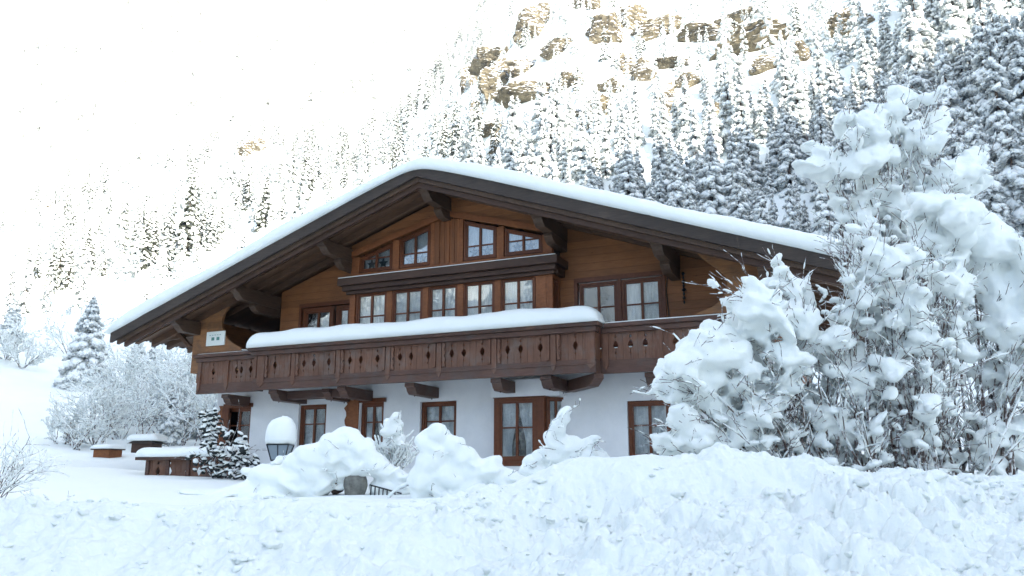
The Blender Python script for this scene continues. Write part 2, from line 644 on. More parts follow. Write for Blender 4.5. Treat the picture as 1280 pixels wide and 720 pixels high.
# carved shutter-like casings beside two ground floor windows
for x0, x1, z0, z1 in ((-3.62, -3.12, 2.35, 3.95), (-8.42, -8.2, 2.3, 3.95)):
    m = MB()
    pts = [(x1, z0), (x1, z1)]
    k = 14
    for j in range(k + 1):
        z = z1 - (z1 - z0) * j / k
        pts.append((x0 + .05 + .05 * math.sin(j * 2.1) + (.03 if j % 2 else 0), z))
    m.prism(pts, -.06, -.004)
    for q in (.33, .66):
        m.box(x0 + .12, x0 + .12 + .018, -.068, -.061, z0, z1)
    m.build('carved_shutter', 'trim_wood', H, bevel=.004)
    if x0 > -4:
        MB().box(x1 + .002, -2.2, -.05, -.004, 3.86, 3.98).build('lintel', 'frame_wood', H)
MB().box(-8.2, -7.05, -.05, -.004, 3.88, 4.0).build('lintel', 'frame_wood', H)
# leftmost: dark door below and its snow-laden rail
m = MB(); m.box(-8.2, -7.95, -.08, -.004, 2.0, 3.88); m.build('door_post', 'frame_wood', H)

# ground floor bay window, front casement and canted side
bz0, bz1 = 2.12, 3.78
window(rect(1.50, 2.66, bz0, bz1), -.42, .10, 1, (bz0 + .88,), tie=True, room=.3)
m = MB(); m.box(2.662, 2.86, -.42, -.25, bz0, bz1); m.box(1.42, 1.498, -.42, -.01, bz0, bz1)
m.box(1.42, 2.86, -.44, -.002, bz0 - .14, bz0 - .002); m.box(1.40, 2.90, -.46, -.002, bz1 + .002, bz1 + .02)
m.build('bay_post', 'frame_wood', H, bevel=.008)


def place_rot(o, px, py, ang):
    """turn a part built at the origin plane y=0,x=0 to a canted side"""
    o.location = (px, py, 0); o.rotation_euler = (0, 0, ang)


w = window(rect(0.02, .56, bz0, bz1), 0, .06, 1, (bz0 + .88,), room=.2)
place_rot(w, 2.86, -.30, math.radians(38))

# upper main wall windows
for x0, x1 in ((3.72, 4.80), (4.90, 5.98)):
    window(rect(x0, x1, 5.05, 6.80), .03, .07, 1, (6.12,), curtain=(x0 > 4.8), curtain_drop=.98)
MB().box(3.60, 6.08, -.05, .02, 6.82, 6.94).box(3.60, 3.70, -.05, .02, 5.0, 6.818).box(6.0, 6.08, -.05, .02, 5.0, 6.818).box(4.802, 4.898, .0, .14, 5.02, 6.818).build('casing', 'frame_wood', H, bevel=.008)
for x0, x1 in ((-5.36, -4.22), (-4.12, -3.54)):
    window(rect(x0, x1, 5.05, 6.86), .03, .12, 1 if x0 < -5 else 0, (), curtain_drop=.98)
MB().box(-5.46, -3.46, -.05, .02, 6.88, 7.0).box(-5.46, -5.38, -.05, .02, 5.0, 6.878).build('casing', 'frame_wood', H, bevel=.008)
# bay lower row
for x0, x1 in ((-2.98, -1.93), (-1.75, -.74), (-.56, .37), (.55, 1.51), (1.69, 2.70)):
    window(rect(x0, x1, 5.56, 7.0), BY + .02, .05, 1, (6.30,), mat='frame_wood', room=.3)
w = window(rect(0.0, .34, 5.60, 6.9), 0, .05, 1, (), room=.15)
place_rot(w, 3.19, -.47, math.radians(90))
# attic
AT = []
for x0, x1 in ((-2.90, -1.80), (-1.54, -.54), (.54, 1.54), (1.80, 2.90)):
    f_ = lambda x: frame_top(x) - .03
    w = window([(x0, 7.64), (x1, 7.64), (x1, f_(x1)), (x0, f_(x0))], BY + .02, .06, 1, (8.04,), room=.3)
    AT.append(((x0 + x1) / 2))
for i, xc in enumerate(AT):
    for dx in (-.2, .2):
        m = MB()
        pts = []
        for k in range(10):
            r = .17 if k % 2 == 0 else .075
            a_ = math.pi / 2 + k * math.pi / 5
            pts.append((dx + r * math.cos(a_), r * math.sin(a_)))
        m.prism(pts, -.008, .008)
        o = m.build('window_star', 'star')
        o.location = hw(xc, BY + .10, 7.87); o.rotation_euler = (0, 0, -A)
        nm = ('leftmost', 'second', 'third', 'rightmost')[i]
        tag(o, 'dark star hanging in the %s pane of the %s attic window' % ('left' if dx < 0 else 'right', nm), 'star ornament', 'stars hanging in the attic windows')

# ------------------------------------------------------------------ roof
rf = MB()
rf.prism([(-10.62, roof(10.62) - .12), (0, ZR - .12), (10.62, roof(10.62) - .12), (10.62, roof(10.62)), (0, ZR), (-10.62, roof(10.62))], -2.3, 12.6)
R = rf.build('roof', 'dark_wood', H)
m = MB()
m.prism([(-10.5, roof(10.5) - .20), (0, ZR - .20), (10.5, roof(10.5) - .20), (10.5, roof(10.5) - .123), (0, ZR - .123), (-10.5, roof(10.5) - .123)], -2.25, 12.5)
m.build('soffit', 'soffit', R)


def slope_board(mb, x0, x1, t0, t1, y0, y1):
    for s in (-1, 1):
        mb.prism([(s * x0, roof(x0) - t1), (s * x1, roof(x1) - t1), (s * x1, roof(x1) - t0), (s * x0, roof(x0) - t0)], y0, y1)


m = MB(); slope_board(m, 0, 10.74, -.02, .34, -2.40, -2.303); m.build('verge_board', 'dark_wood', R)
m = MB(); slope_board(m, 0, 10.55, .30, .46, -2.298, -2.20); m.build('verge_moulding', 'purlin', R)
m = MB(); slope_board(m, 0, 10.35, .202, .60, -2.197, -2.10); m.build('verge_rafter', 'ledge', R)
m = MB()
for yy in (-1.62, -.98, -.35):
    slope_board(m, 0, 10.45, .202, .40, yy - .07, yy + .07)
for yy in np.arange(.6, 12.4, .8):
    for s in (-1, 1):
        m.prism([(s * 8.62, roof(8.62) - .38), (s * 10.5, roof(10.5) - .36), (s * 10.5, roof(10.5) - .202), (s * 8.62, roof(8.62) - .202)], yy - .06, yy + .06)
m.build('rafter', 'soffit', R)
# tile ends along the left and right eaves (small scallops)
m = MB()
for s in (-1, 1):
    for k in range(46):
        yy = -2.2 + k * .32
        xe = 10.64
        m.box(*sorted((s * xe, s * (xe + .05))), yy, yy + .2, roof(10.62) - .16, roof(10.62) + .02)
m.build('eave_tile', 'dark_wood', R)
# purlins with stepped, curved ends
for X, dz in ((0, 0), (-3.30, 0), (3.30, 0), (-6.35, 0), (6.35, 0), (-8.6, .05), (8.75, .05)):
    zt = roof(X) - .405 - (.0 if X else .03)
    m = MB()
    prof = [(0, zt), (-2.05, zt), (-2.09, zt - .13), (-2.0, zt - .20), (-1.9, zt - .23), (-1.82, zt - .32), (-1.68, zt - .40), (0, zt - .40)]
    mp = lambda y, z, x: (x, y, z)
    m.prism(prof, X - .13, X + .13, mp=mp)
    if abs(X) < 8:
        prof = [(0, zt - .402), (-1.15, zt - .402), (-1.18, zt - .50), (-1.05, zt - .60), (-.9, zt - .66), (0, zt - .66)]
        m.prism(prof, X - .12, X + .12, mp=mp)
    m.build('purlin', 'purlin', R, bevel=.01)
# struts from side walls to the eaves
for s in (-1, 1):
    for yy in (-1.0,):
        m = MB()
        m.prism([(s * 8.82, 5.75), (s * 8.98, 5.75), (s * 9.5, roof(9.5) - .4), (s * 9.34, roof(9.4) - .4)], yy, yy + .12)
        m.prism([(s * 8.82, 6.1), (s * 10.3, 6.02), (s * 10.3, 6.12), (s * 8.82, 6.22)], yy + .115, yy + .2)
        m.build('strut', 'soffit', R)


# roof snow
gx = np.unique(np.concatenate([np.linspace(-10.92, -9.9, 14), np.linspace(-9.9, 9.9, 170), np.linspace(9.9, 10.92, 14)]))
gy = np.unique(np.concatenate([np.linspace(-2.5, -1.7, 14), np.linspace(-1.7, 12.8, 90)]))
X, Y = np.meshgrid(gx, gy)
ex = np.minimum(10.92 - np.abs(X), .8) / .8
ey = np.minimum(np.minimum(Y + 2.5, 12.8 - Y), .42) / .42
rnd = np.sqrt(np.clip(1 - (1 - ex) ** 2, 0, 1)) * np.clip(1 - (1 - ey) ** 2.4, 0, 1) ** .5
th = .42 + .07 * fbm(X * .5, Y * .5, 0, 3) + .06 * perlin(X * .35 + 5, 1.3, 0) + .02 * fbm(X * 1.6, Y * 1.6, 4, 3) + .05 * sstep(0, -5, X)
zs = ZR - SL * np.sqrt(X * X + .25) + .12
Zt = zs - .10 + rnd * th + .008 * fbm(X * 4, Y * 4, 2, 3)
Yd = Y + (.05 * fbm(X * 1.1, 3.1, 0, 4) + .012 * fbm(X * 9, 1.1, 0, 2)) * (1 - ey)
nx, ny = len(gx), len(gy)
top_ = np.stack([X, Yd, Zt], -1).reshape(-1, 3)
bot = np.stack([X * .985, np.where(Y < -2.0, Yd + .10, Yd), np.maximum(zs - .105, 0)], -1).reshape(-1, 3)
ii = np.arange(nx * ny).reshape(ny, nx)
q = np.stack([ii[:-1, :-1], ii[:-1, 1:], ii[1:, 1:], ii[1:, :-1]], -1).reshape(-1, 4)
N0 = nx * ny


def rim(ii):
    return np.concatenate([ii[0, :], ii[1:, -1], ii[-1, -2::-1], ii[-2:0:-1, 0]])


r_ = rim(ii); r2 = np.roll(r_, -1)
side_q = np.stack([r_, r_ + N0, r2 + N0, r2], -1)
me = mesh_np('roof_snow', np.concatenate([top_, bot]), [np.concatenate([q, q[:, ::-1] + N0, side_q])], ['snow'], smooth=True)
link('roof_snow', me, R)

# ------------------------------------------------------------------ wings with the curved cut-out
for s in (-1, 1):
    zt = roof(8.7) - .30
    if s > 0:
        xi = [(7.02, roof(7.02) - .30), (7.12, 7.02), (7.30, 6.82), (7.55, 6.62), (7.74, 6.42), (7.80, 6.2), (7.74, 5.98), (7.6, 5.8), (7.38, 5.66),
              (7.12, 5.58), (6.95, 5.50), (6.86, 5.3), (6.84, 4.9)]
    else:
        xi = [(6.80, roof(6.8) - .30), (6.95, 7.28), (7.2, 7.10), (7.42, 6.92), (7.58, 6.72), (7.65, 6.5), (7.62, 6.28), (7.5, 6.05), (7.34, 5.87), (7.1, 5.72),
              (6.84, 5.60), (6.76, 5.4), (6.74, 4.9)]
    pts = [(s * x, z) for x, z in xi] + [(s * 8.75, 4.9), (s * 8.75, zt)]
    m = MB(); m.prism(pts, -1.0, -.90)
    # return to the wall
    m.box(*sorted((s * 8.60, s * 8.75)), -.898, -.002, 4.9, zt)
    W = m.build('gable_wing', 'wing_wood', H, bevel=.006)
m = MB(); m.box(-.36, .36, -.02, .02, -.22, .22)
sg = empty('wall_sign', hw(-7.80, -1.03, 5.93), -A)
m.build('panel', 'sign', sg)
m = MB(); m.box(-.15, -.04, -.026, -.021, -.06, .04).box(.05, .16, -.026, -.021, -.06, .04); m.build('marking', 'signmark', sg)
m = MB()
for k in range(5): m.box(-.24 + .1 * k, -.19 + .1 * k, -.026, -.021, .10, .115)
m.build('small_writing', 'signmark', sg)
tag(sg, 'small white sign with two green squares on the left timber wing above the balcony', 'sign')
# hanging ornament on the right wall
m = MB()
for k, r in enumerate((.05, .03, .06, .035, .07, .04, .05, .03)):
    z = 6.95 - k * .105
    m.tube([(0, 0, z), (.01, -.01, z - .05), (0, 0, z - .1)], [r * .4, r, r * .3], 6)
o = m.build('wall_ornament', 'iron'); o.location = hw(6.55, -.06, -.12); o.rotation_euler = (0, 0, -A)
tag(o, 'dark knotted hanging ornament on the timber wall right of the double window', 'ornament')
m = MB(); m.tube([(6.12, -.02, 7.4), (6.16, -.02, 6.9), (6.10, -.02, 6.4), (6.15, -.02, 5.6)], .012, 5); m.build('cable', 'iron', H)

# ------------------------------------------------------------------ balcony
Bz0, Bz1 = 4.20, 5.40
BL = MB()
BL.box(-8.3, 8.5, -1.04, -.002, 4.50, 4.60); BL.box(-5.75, 4.6, -1.42, -1.042, 4.50, 4.60)
B = BL.build('balcony', 'balc_wood', H)
m = MB()
m.box(-5.84, 4.64, -1.50, -1.42, 4.20, 4.53); m.box(-8.36, -5.842, -1.10, -1.042, 4.22, 4.53); m.box(4.642, 8.55, -1.10, -1.042, 4.20, 4.53)
m.box(4.56, 4.638, -1.418, -1.04, 4.20, 4.53); m.box(-5.84, -5.762, -1.418, -1.10, 4.20, 4.53)
m.box(-5.86, 4.66, -1.52, -1.502, 4.40, 4.44)
m.build('fascia', 'balc_rail', B, bevel=.008)
m = MB()
m.box(-5.95, 4.78, -1.68, -1.36, 5.33, 5.43); m.box(-5.88, 4.70, -1.60, -1.40, 5.20, 5.328)
m.box(-8.46, -5.952, -1.26, -.98, 5.33, 5.43); m.box(-8.38, -5.882, -1.18, -1.02, 5.20, 5.328)
m.box(4.782, 8.55, -1.26, -.98, 5.33, 5.43); m.box(4.702, 8.5, -1.18, -1.02, 5.20, 5.328)
m.box(4.58, 4.778, -1.358, -1.262, 5.33, 5.43)
m.build('rail', 'balc_rail', B, bevel=.012)


def boards(mb, x0, x1, y, motifs, z0=4.53, z1=5.20, mp=None):
    """upright boards between two posts; motifs = x positions where the touching edges are notched"""
    n = max(1, round((x1 - x0) / .18))
    edges = list(np.linspace(x0, x1, n + 1))
    mo = set()
    for q_ in motifs:
        k = min(range(1, n), key=lambda k: abs(edges[k] - q_)) if n > 1 else 0
        mo.add(k)
    zc = (z0 + z1) / 2 + .04
    prof = [(zc - .25, 0), (zc - .22, .024), (zc - .18, 0), (zc - .13, 0), (zc - .10, .026), (zc - .01, .070), (zc + .08, .026), (zc + .10, 0), (zc + .16, 0), (zc + .195, .034), (zc + .23, 0)]
    for k in range(n):
        a, b = edges[k] + .003, edges[k + 1] - .003
        L = [(a, z0)]; Rr = [(b, z0)]
        if k in mo:
            L += [(a + d, z) for z, d in prof]
        if k + 1 in mo:
            Rr += [(b - d, z) for z, d in prof]
        L.append((a, z1)); Rr.append((b, z1))
        mb.prism(L + Rr[::-1], y, y + .028, mp=mp)


def post(mb, xc, y, scroll=True, z0=4.36, z1=5.20, w=.07):
    mb.box(xc - w, xc + w, y - .05, y - .002, z0 + .04, z1)
    mb.prism([(xc - w, z0 + .04), (xc - w * .6, z0 - .02), (xc, z0 - .08), (xc + w * .6, z0 - .02), (xc + w, z0 + .04)], y - .05, y - .002)
    if scroll:
        for s in (-1, 1):
            pts = [(xc + s * (w + .028), 4.56)]
            for k in range(13):
                z = 4.56 + .63 * k / 12
                pts.append((xc + s * (w + .095 + .026 * math.sin(k * 1.9 + .5) + (.02 if k in (2, 3, 9) else 0)), z))
            pts.append((xc + s * (w + .028), 5.19))
            mb.prism(pts, y - .06, y - .012)


Yc = -1.47
pc = [-4.40, -2.86, -1.24, .33, 1.93, 3.55]
bd = MB()


def baluster(*a, **k):
    q_ = MB(); post(q_, *a, **k); q_.build('baluster', 'balc_wood', B, bevel=.004)


seq = [-5.66] + pc + [4.50]
for a_, b_ in zip(seq[:-1], seq[1:]):
    n_ = 3 if (b_ - a_) > 1.3 else 1
    mo_ = [a_ + (b_ - a_) * (k + 1) / (n_ + 1) + 0 for k in range(n_)]
    boards(bd, a_ + (.0 if a_ > -5 else -.1), b_, Yc, mo_)
for p_ in pc:
    baluster(p_, Yc)
baluster(-5.56, Yc, True, w=.13); baluster(4.53, Yc, False, w=.1)
ex_y = -1.08
for a_, b_, n_ in ((-8.30, -7.19, 1), (-7.19, -5.95, 3)):
    boards(bd, a_, b_, ex_y, [a_ + (b_ - a_) * (k + 1) / (n_ + 1) for k in range(n_)])
for a_, b_, n_ in ((4.66, 6.15, 3), (6.15, 7.6, 3), (7.6, 8.5, 1)):
    boards(bd, a_, b_, ex_y, [a_ + (b_ - a_) * (k + 1) / (n_ + 1) for k in range(n_)])
for p_ in (-8.27, -7.19, -5.98): baluster(p_, ex_y, False, w=.06)
for p_ in (4.78, 6.15, 7.6): baluster(p_, ex_y, False, w=.07)
bd.build('railing_boards', 'balc_wood', B); bd = MB()
mpy = lambda x, z, y: (y, x, z)
boards(bd, -1.44, -1.09, 4.60, [], mp=mpy); bd.build('railing_boards', 'balc_wood', B)
for xe_ in (8.5, -8.36):
    bd = MB(); boards(bd, -1.0, -.05, xe_, [], mp=mpy); bd.build('railing_boards', 'balc_wood', B)

# corbels carrying the balcony
for X, wd, Yf in ((-7.30, .26, -1.0), (-5.15, .30, -1.42), (-3.55, .24, -1.1), (-2.80, .28, -1.4), (-.62, .28, -1.4), (1.92, .28, -1.4), (3.30, .30, -1.42), (5.85, .28, -1.0)):
    m = MB()
    z1 = 4.198 if Yf < -1.05 or True else 4.2
    prof = [(0, z1), (Yf + .0, z1), (Yf - .01, z1 - .10), (Yf + .07, z1 - .13), (Yf + .12, z1 - .22), (Yf + .22, z1 - .30), (0, z1 - .30)]
    m.prism(prof, X - wd / 2, X + wd / 2, mp=lambda y, z, x: (x, y, z))
    for yy in (Yf + .3, -.15):
        m.tube([(X, yy, z1 - .30), (X, yy, z1 - .35)], [.02, .012], 6)
    m.build('corbel', 'balc_rail', B, bevel=.01)
m = MB(); m.box(-5.0, -2.94, -.95, -.6, 3.96, 4.198); m.build('corbel', 'balc_rail', B, bevel=.01)
m = MB()   # diagonal corner corbel
m.prism([(0, 4.196), (1.75, 4.196), (1.76, 4.08), (1.62, 3.99), (1.45, 3.90), (0, 3.90)], -.13, .13, mp=lambda x, z, y: (3.45 + x * .69 - y * .72, -.05 - x * .72 - y * .69, z))
m.build('corbel', 'balc_rail', B, bevel=.01)
# planks under the overhang
m = MB(); m.box(-5.74, 4.54, -1.41, -.003, 4.44, 4.49); m.build('underside', 'balc_rail', B)

# snow lying on the rails
def snow_bar(name, x0, x1, y0, y1, z, h, parent, res=.08, seed=0, endl=.35, flat=2.6, lean=0.0):
    gx = np.linspace(x0, x1, int((x1 - x0) / res) + 2)
    ga = np.linspace(0, math.pi, 15)
    Vs = []
    for x in gx:
        e = min(x - x0, x1 - x) / endl
        e = math.sqrt(max(1 - (1 - min(e, 1)) ** 2, 0.0)) if e < 1 else 1
        hh = h * (e * .97 + .03) * (1 + .16 * float(fbm(np.array(x * .6), seed, 0, 3)))
        for a_ in ga:
            c_, s_ = math.cos(a_), math.sin(a_)
            yy = (abs(c_) ** (2 / flat)) * (1 if c_ > 0 else -1)
            zz = abs(s_) ** (2 / flat)
            wob = 1 + .10 * float(perlin(x * 1.3, seed + 3, yy)) + .04 * float(perlin(x * 5, seed + 8, yy))
            Vs.append((x, (y0 + y1) / 2 - yy * (y1 - y0) / 2 * wob * (.6 + .4 * e) - lean * zz, z + zz * hh))
    m_ = len(ga)
    F = []
    for i in range(len(gx) - 1):
        for k in range(m_ - 1):
            F.append((i * m_ + k, i * m_ + k + 1, (i + 1) * m_ + k + 1, (i + 1) * m_ + k))
        F.append((i * m_ + m_ - 1, i * m_, (i + 1) * m_, (i + 1) * m_ + m_ - 1))
    F.append(tuple(range(m_))[::-1]); F.append(tuple((len(gx) - 1) * m_ + k for k in range(m_)))
    m = MB(); m._add(Vs, F)
    return m.build(name, 'snow', parent, smooth=True)


snow_bar('balcony_snow', -6.02, 4.82, -1.82, -1.02, 5.425, .46, B, endl=.42, seed=2, flat=2.8)
snow_bar('rail_snow', -8.44, -6.0, -1.22, -1.02, 5.425, .035, B, seed=4)
snow_bar('rail_snow', 4.7, 8.5, -1.24, -1.0, 5.425, .045, B, seed=5)
snow_bar('rail_snow', -8.3, -6.6, -.97, -.9, 5.52, .03, B, seed=6)
# ================================================================== TERRAIN
SUN_EL = math.radians(19)
SUN_AZ = math.radians(32)        # the sun stands behind the camera, this far to the right of straight behind
S = np.array([math.sin(SUN_AZ) * math.cos(SUN_EL), -math.cos(SUN_AZ) * math.cos(SUN_EL), math.sin(SUN_EL)])   # towards the sun


def pl(x, xs, ys):
    return np.interp(x, xs, ys)


def az_of_px(px):
    return math.degrees(math.atan((px - 640) * math.cos(PITCH) / FPX))


def front_height(r, th):
    """th in degrees right of the view direction"""
    px = 640 + np.tan(np.radians(np.clip(th, -60, 60))) * FPX / math.cos(PITCH)
    r0 = pl(px, [-100, 0, 150, 300, 500, 640, 1280], [112, 110, 96, 88, 74, 64, 60])
    z0 = pl(px, [-100, 0, 150, 300, 500, 640, 1280], [20, 19, 14.5, 13, 9, 7, 6.5])
    rc = pl(px, [-100, 0, 300, 400, 480, 540, 590, 640, 700], [215, 215, 220, 225, 238, 265, 320, 380, 420])
    el = pl(px, [-100, 0, 100, 200, 300, 400, 480, 540, 590, 640, 720, 1280], [15.8, 16.8, 18.6, 21, 22.6, 23.6, 24.8, 27.6, 31.5, 35, 38, 39])
    zc = rc * np.tan(np.radians(el))
    near = pl(r, [0, 9, 11.5, 14, 20, 24, 28, 34], [.2, .2, 1.20, 1.30, 1.52, 1.72, 2.0, 2.6])
    t1 = np.clip((r - 34) / (r0 - 34), 0, 1)
    mid = 2.6 + (z0 - 2.6) * (t1 ** 1.25)
    t2 = np.clip((r - r0) / (rc - r0), 0, 1)
    up = z0 + (zc - z0) * (t2 ** .93)
    # beyond the crest: a dip, then the far flank of the valley
    rb = rc + 60
    dip = zc - (zc * .10) * sstep(0, 1, (r - rc) / 60)
    far_el = pl(px, [0, 640, 1280], [35, 38, 40])
    zf = 1500 * np.tan(np.radians(far_el))
    t3 = np.clip((r - rb - 60) / (1500 - rb - 60), 0, 1)
    far = dip + (zf - zc * .9) * t3 ** 1.05
    z = np.where(r < 34, near, np.where(r < r0, mid, np.where(r < rc, up, far)))
    return z


def blocker(x, y):
    """shaded valley side behind the camera; its crest keeps the sun off the chalet"""
    s = -(x * S[0] + y * S[1]) / math.cos(SUN_EL)        # distance away from the sun
    u = x * math.cos(SUN_AZ) + y * math.sin(SUN_AZ)      # across
    D = 300
    u_l = [-500, -180, -90, -20, 40, 100, 160, 400]
    crest = pl(u, u_l, [134, 138, 146, 150, 148, 152, 160, 170]) + 5 * fbm(u * .03, 3.3, 1.7, 4)
    d = -s
    z = crest * np.where(d < D, sstep(28, D, d) ** .85, 1.0)
    z = np.where(d > D, crest - (d - D) * .28, z)
    return np.where(d > 28, z, 0)


def H_(x, y, rough=True):
    x = np.asarray(x, float); y = np.asarray(y, float)
    r = np.hypot(x, y)
    th = np.degrees(np.arctan2(x, y))
    zf = front_height(r, np.clip(th, -60, 60))
    zb = 0 + np.maximum(blocker(x, y), 0)
    zl = 62 * sstep(35, 230, r) * sstep(-55, -80, th) * (1 - sstep(-150, -175, th)) * 1.0
    zl = np.where(th < -55, 62 * sstep(35, 230, r) * (1 - sstep(150, 175, -th)), 0)
    zb = np.maximum(zb, zl)
    k = 1 - np.where(th > 0, sstep(38, 62, th), sstep(62, 100, -th))
    z = zf * k + (zb + .2) * (1 - k)
    # garden and slope undulation
    amp = pl(r, [0, 10, 14, 30, 60, 110, 200, 420, 900, 1600], [.0, .02, .07, .25, .9, 2.2, 4.5, 9, 30, 40])
    sc = pl(r, [0, 30, 100, 200, 800, 1600], [.45, .20, .05, .035, .012, .01])
    n1 = fbm(x * .16, y * .16, 0.5, 3)
    n2 = fbm(x * .045, y * .045, 1.5, 5, .55)
    n3 = fbm(x * .010, y * .010, 2.5, 5, .5)
    z = z + k * (pl(r, [0, 10, 14, 40, 100], [0, .02, .10, .25, .5]) * n1
                 + pl(r, [0, 30, 60, 110, 200, 420, 3000], [0, 0, .5, 1.8, 4.0, 5, 6]) * n2
                 + pl(r, [0, 150, 420, 900, 1600], [0, 0, 5, 40, 60]) * n3)
    z = z + (1 - k) * (pl(r, [0, 40, 150, 400], [0, .3, 4, 7]) * n2)
    # broken ledges across the sunlit face
    px = 640 + np.tan(np.radians(np.clip(th, -60, 60))) * FPX / math.cos(PITCH)
    led = sstep(540, 640, px) * (1 - sstep(860, 960, px)) * sstep(115, 150, r) * k
    step = 9.0
    w = z / step + .5 * fbm(x * .03, y * .03, 4, 3)
    fr = w - np.floor(w)
    z = z + led * step * .55 * (sstep(.55, .95, fr) - fr) * sstep(-.25, .3, n2)
    # flat platform for the chalet
    hx = (x - ORG[0]) * LX[0] + (y - ORG[1]) * LX[1]
    hy = (x - ORG[0]) * LY[0] + (y - ORG[1]) * LY[1]
    d = np.maximum(np.abs(hx) - 9.0, np.maximum(-hy - .3, hy - 13))
    kk = 1 - sstep(0, 4, d)
    z = z * (1 - kk) + kk * (pl(hx, [-12, -7, -3], [1.60, 1.64, 2.0]) + .06 * n1)
    return z


ths = np.unique(np.round(np.concatenate([np.arange(-46, 46.01, .17), np.arange(46, 314, 2.5), [314]]), 4))
rs = np.concatenate([[.5, 2, 4, 6, 8], np.arange(9, 34, .22), np.arange(34, 100, .6), np.arange(100, 430, 1.1), np.geomspace(430, 1650, 56)])
TH, RR = np.meshgrid(np.radians(ths[:-1]), rs)
back_ = (TH > math.radians(55)) & (TH < math.radians(305)) & (RR > 390)
RR = np.where(back_, 390 + (RR - 390) * .03, RR)
X = RR * np.sin(TH); Y = RR * np.cos(TH)
Z = H_(X, Y)
nt, nr = len(ths) - 1, len(rs)
ii = np.arange(nt * nr).reshape(nr, nt)
jj = np.roll(ii, -1, axis=1)
q = np.stack([ii[:-1], jj[:-1], jj[1:], ii[1:]], -1).reshape(-1, 4)[:, ::-1]
gme = mesh_np('snow_ground', np.stack([X, Y, Z], -1).reshape(-1, 3), [q], ['snow'], smooth=True)
tag(link('snow_ground', gme), kind='structure')
# a very small road area fills the pole under the camera
m = MB(); m.box(-.6, .6, -.6, .6, .1, .2); tag(m.build('road', 'bank'), kind='structure')


def ground_hit(px, py, lo=12, hi=1500):
    d = AX_F + AX_R * ((px - 640) / FPX) + AX_U * ((360 - py) / FPX)
    ts = np.geomspace(lo, hi, 3000)
    P = CAM + d * ts[:, None]
    hz = H_(P[:, 0], P[:, 1])
    k = np.argmax(P[:, 2] < hz)
    if P[k, 2] >= hz[k]:
        return None
    return np.array([P[k, 0], P[k, 1], hz[k]]), ts[k]


# ------------------------------------------------------------------ ploughed snow bank
bx = np.linspace(-10.5, 11, 1150)
by = np.concatenate([np.linspace(4.3, 5.6, 60)[:-1], np.linspace(5.6, 10.5, 330), np.linspace(10.53, 12.6, 50)])
X, Y = np.meshgrid(bx, by)
pxx = 640 + X / 9.6 * FPX / .975
ztop = pl(pxx, [-400, 0, 200, 400, 500, 560, 640, 690, 760, 840, 930, 1040, 1120, 1280, 1600],
          [1.40, 1.42, 1.42, 1.40, 1.41, 1.46, 1.60, 1.80, 1.90, 1.935, 1.92, 1.80, 1.72, 1.66, 1.6])
yt = pl(pxx, [0, 500, 700, 1280], [8.9, 9.0, 9.6, 9.8])
yt = yt + .25 * fbm(X * .5, 2.2, 0, 3)
Rr = perlin(X * .8, Y * .8, .3)
face = sstep(0, 1, (Y - (yt - 2.6)) / 2.6) ** .8
steep = sstep(560, 700, pxx) * (1 - sstep(1000, 1150, pxx))
face2 = sstep(0, 1, (Y - (yt - 1.0)) / 1.0)
z = .55 + (ztop - .55) * (face * (1 - steep) + steep * (face * .55 + face2 * .45))
# nearer heap, lower right
h2 = pl(X, [-4, -1.2, .2, 1.4, 2.6, 3.6, 5.0, 8], [.45, .72, 1.02, 1.30, 1.42, 1.40, 1.28, 1.2])
z = np.maximum(z, h2 * (1 - .30 * np.clip((7.4 - Y) / 1.8, 0, 1) ** 1.5) * (1 - sstep(7.6, 8.7, Y)) + .3 * sstep(7.6, 8.7, Y))
back = sstep(yt + .5, yt + 2.2, Y)
gz = H_(X, Y)
z = z * (1 - back) + (gz - .12) * back
z = z + .09 * fbm(X * .7, Y * .7, 7, 3)
rough = (1 - sstep(yt - .15, yt + .7, Y)) * .86 + .14
leftsoft = pl(pxx, [0, 450, 700], [.62, .75, 1.0])
side = 1 - .3 * sstep(.4, .8, fbm(X * .6, Y * .9, 9, 3) + .5)
wx = X + .10 * perlin(X * 2, Y * 2, 1); wy = Y + .10 * perlin(X * 2, Y * 2, 5)
amp = rough * leftsoft * side * (1 - .6 * sstep(yt - .9, yt - .1, Y))
big = sstep(-.25, .30, fbm(X * .45, Y * .6, 12, 3) + .25 * sstep(600, 800, pxx) - .15)
z = z + .05 * fbm(X * 1.9, Y * 1.9, 17, 3) * rough + amp * 1.4 * (.75 * big * lumps(wx, wy * 1.15, .42, 1, .15, .62) + (.25 + .45 * big) * lumps(wx + 3, wy, .19, 2, .2, .62) + .50 * lumps(wx, wy + 5, .085, 3, .2, .62) + .35 * lumps(wx + 1, wy + 5, .042, 13, .2, .62)
               + .060 * fbm(X * 5, Y * 5, 3, 6, .66) - .05 * big * np.clip(1 - np.abs(fbm(X * 2.3, Y * 3.1, 44, 3)) * 9, 0, 1) + .010 * fbm(X * 28, Y * 28, 3, 2)) * .85
Xd = X + amp * .03 * fbm(X * 6, Y * 6, 21, 2); Yd = Y - amp * .05 * fbm(X * 5, Y * 5, 31, 3)
ny, nx = X.shape
ii = np.arange(nx * ny).reshape(ny, nx)
q = np.stack([ii[:-1, :-1], ii[:-1, 1:], ii[1:, 1:], ii[1:, :-1]], -1).reshape(-1, 4)
tag(link('snow_bank', mesh_np('snow_bank', np.stack([Xd, Yd, z], -1).reshape(-1, 3), [q], ['bank'], smooth=True)), kind='structure')


def bank_z(x, y):
    j = min(max(int((x - bx[0]) / (bx[1] - bx[0])), 0), nx - 1); i = int(np.argmin(abs(by - y)))
    return z[i, j]


# loose clods lying on the bank: far too many to count
ico = None


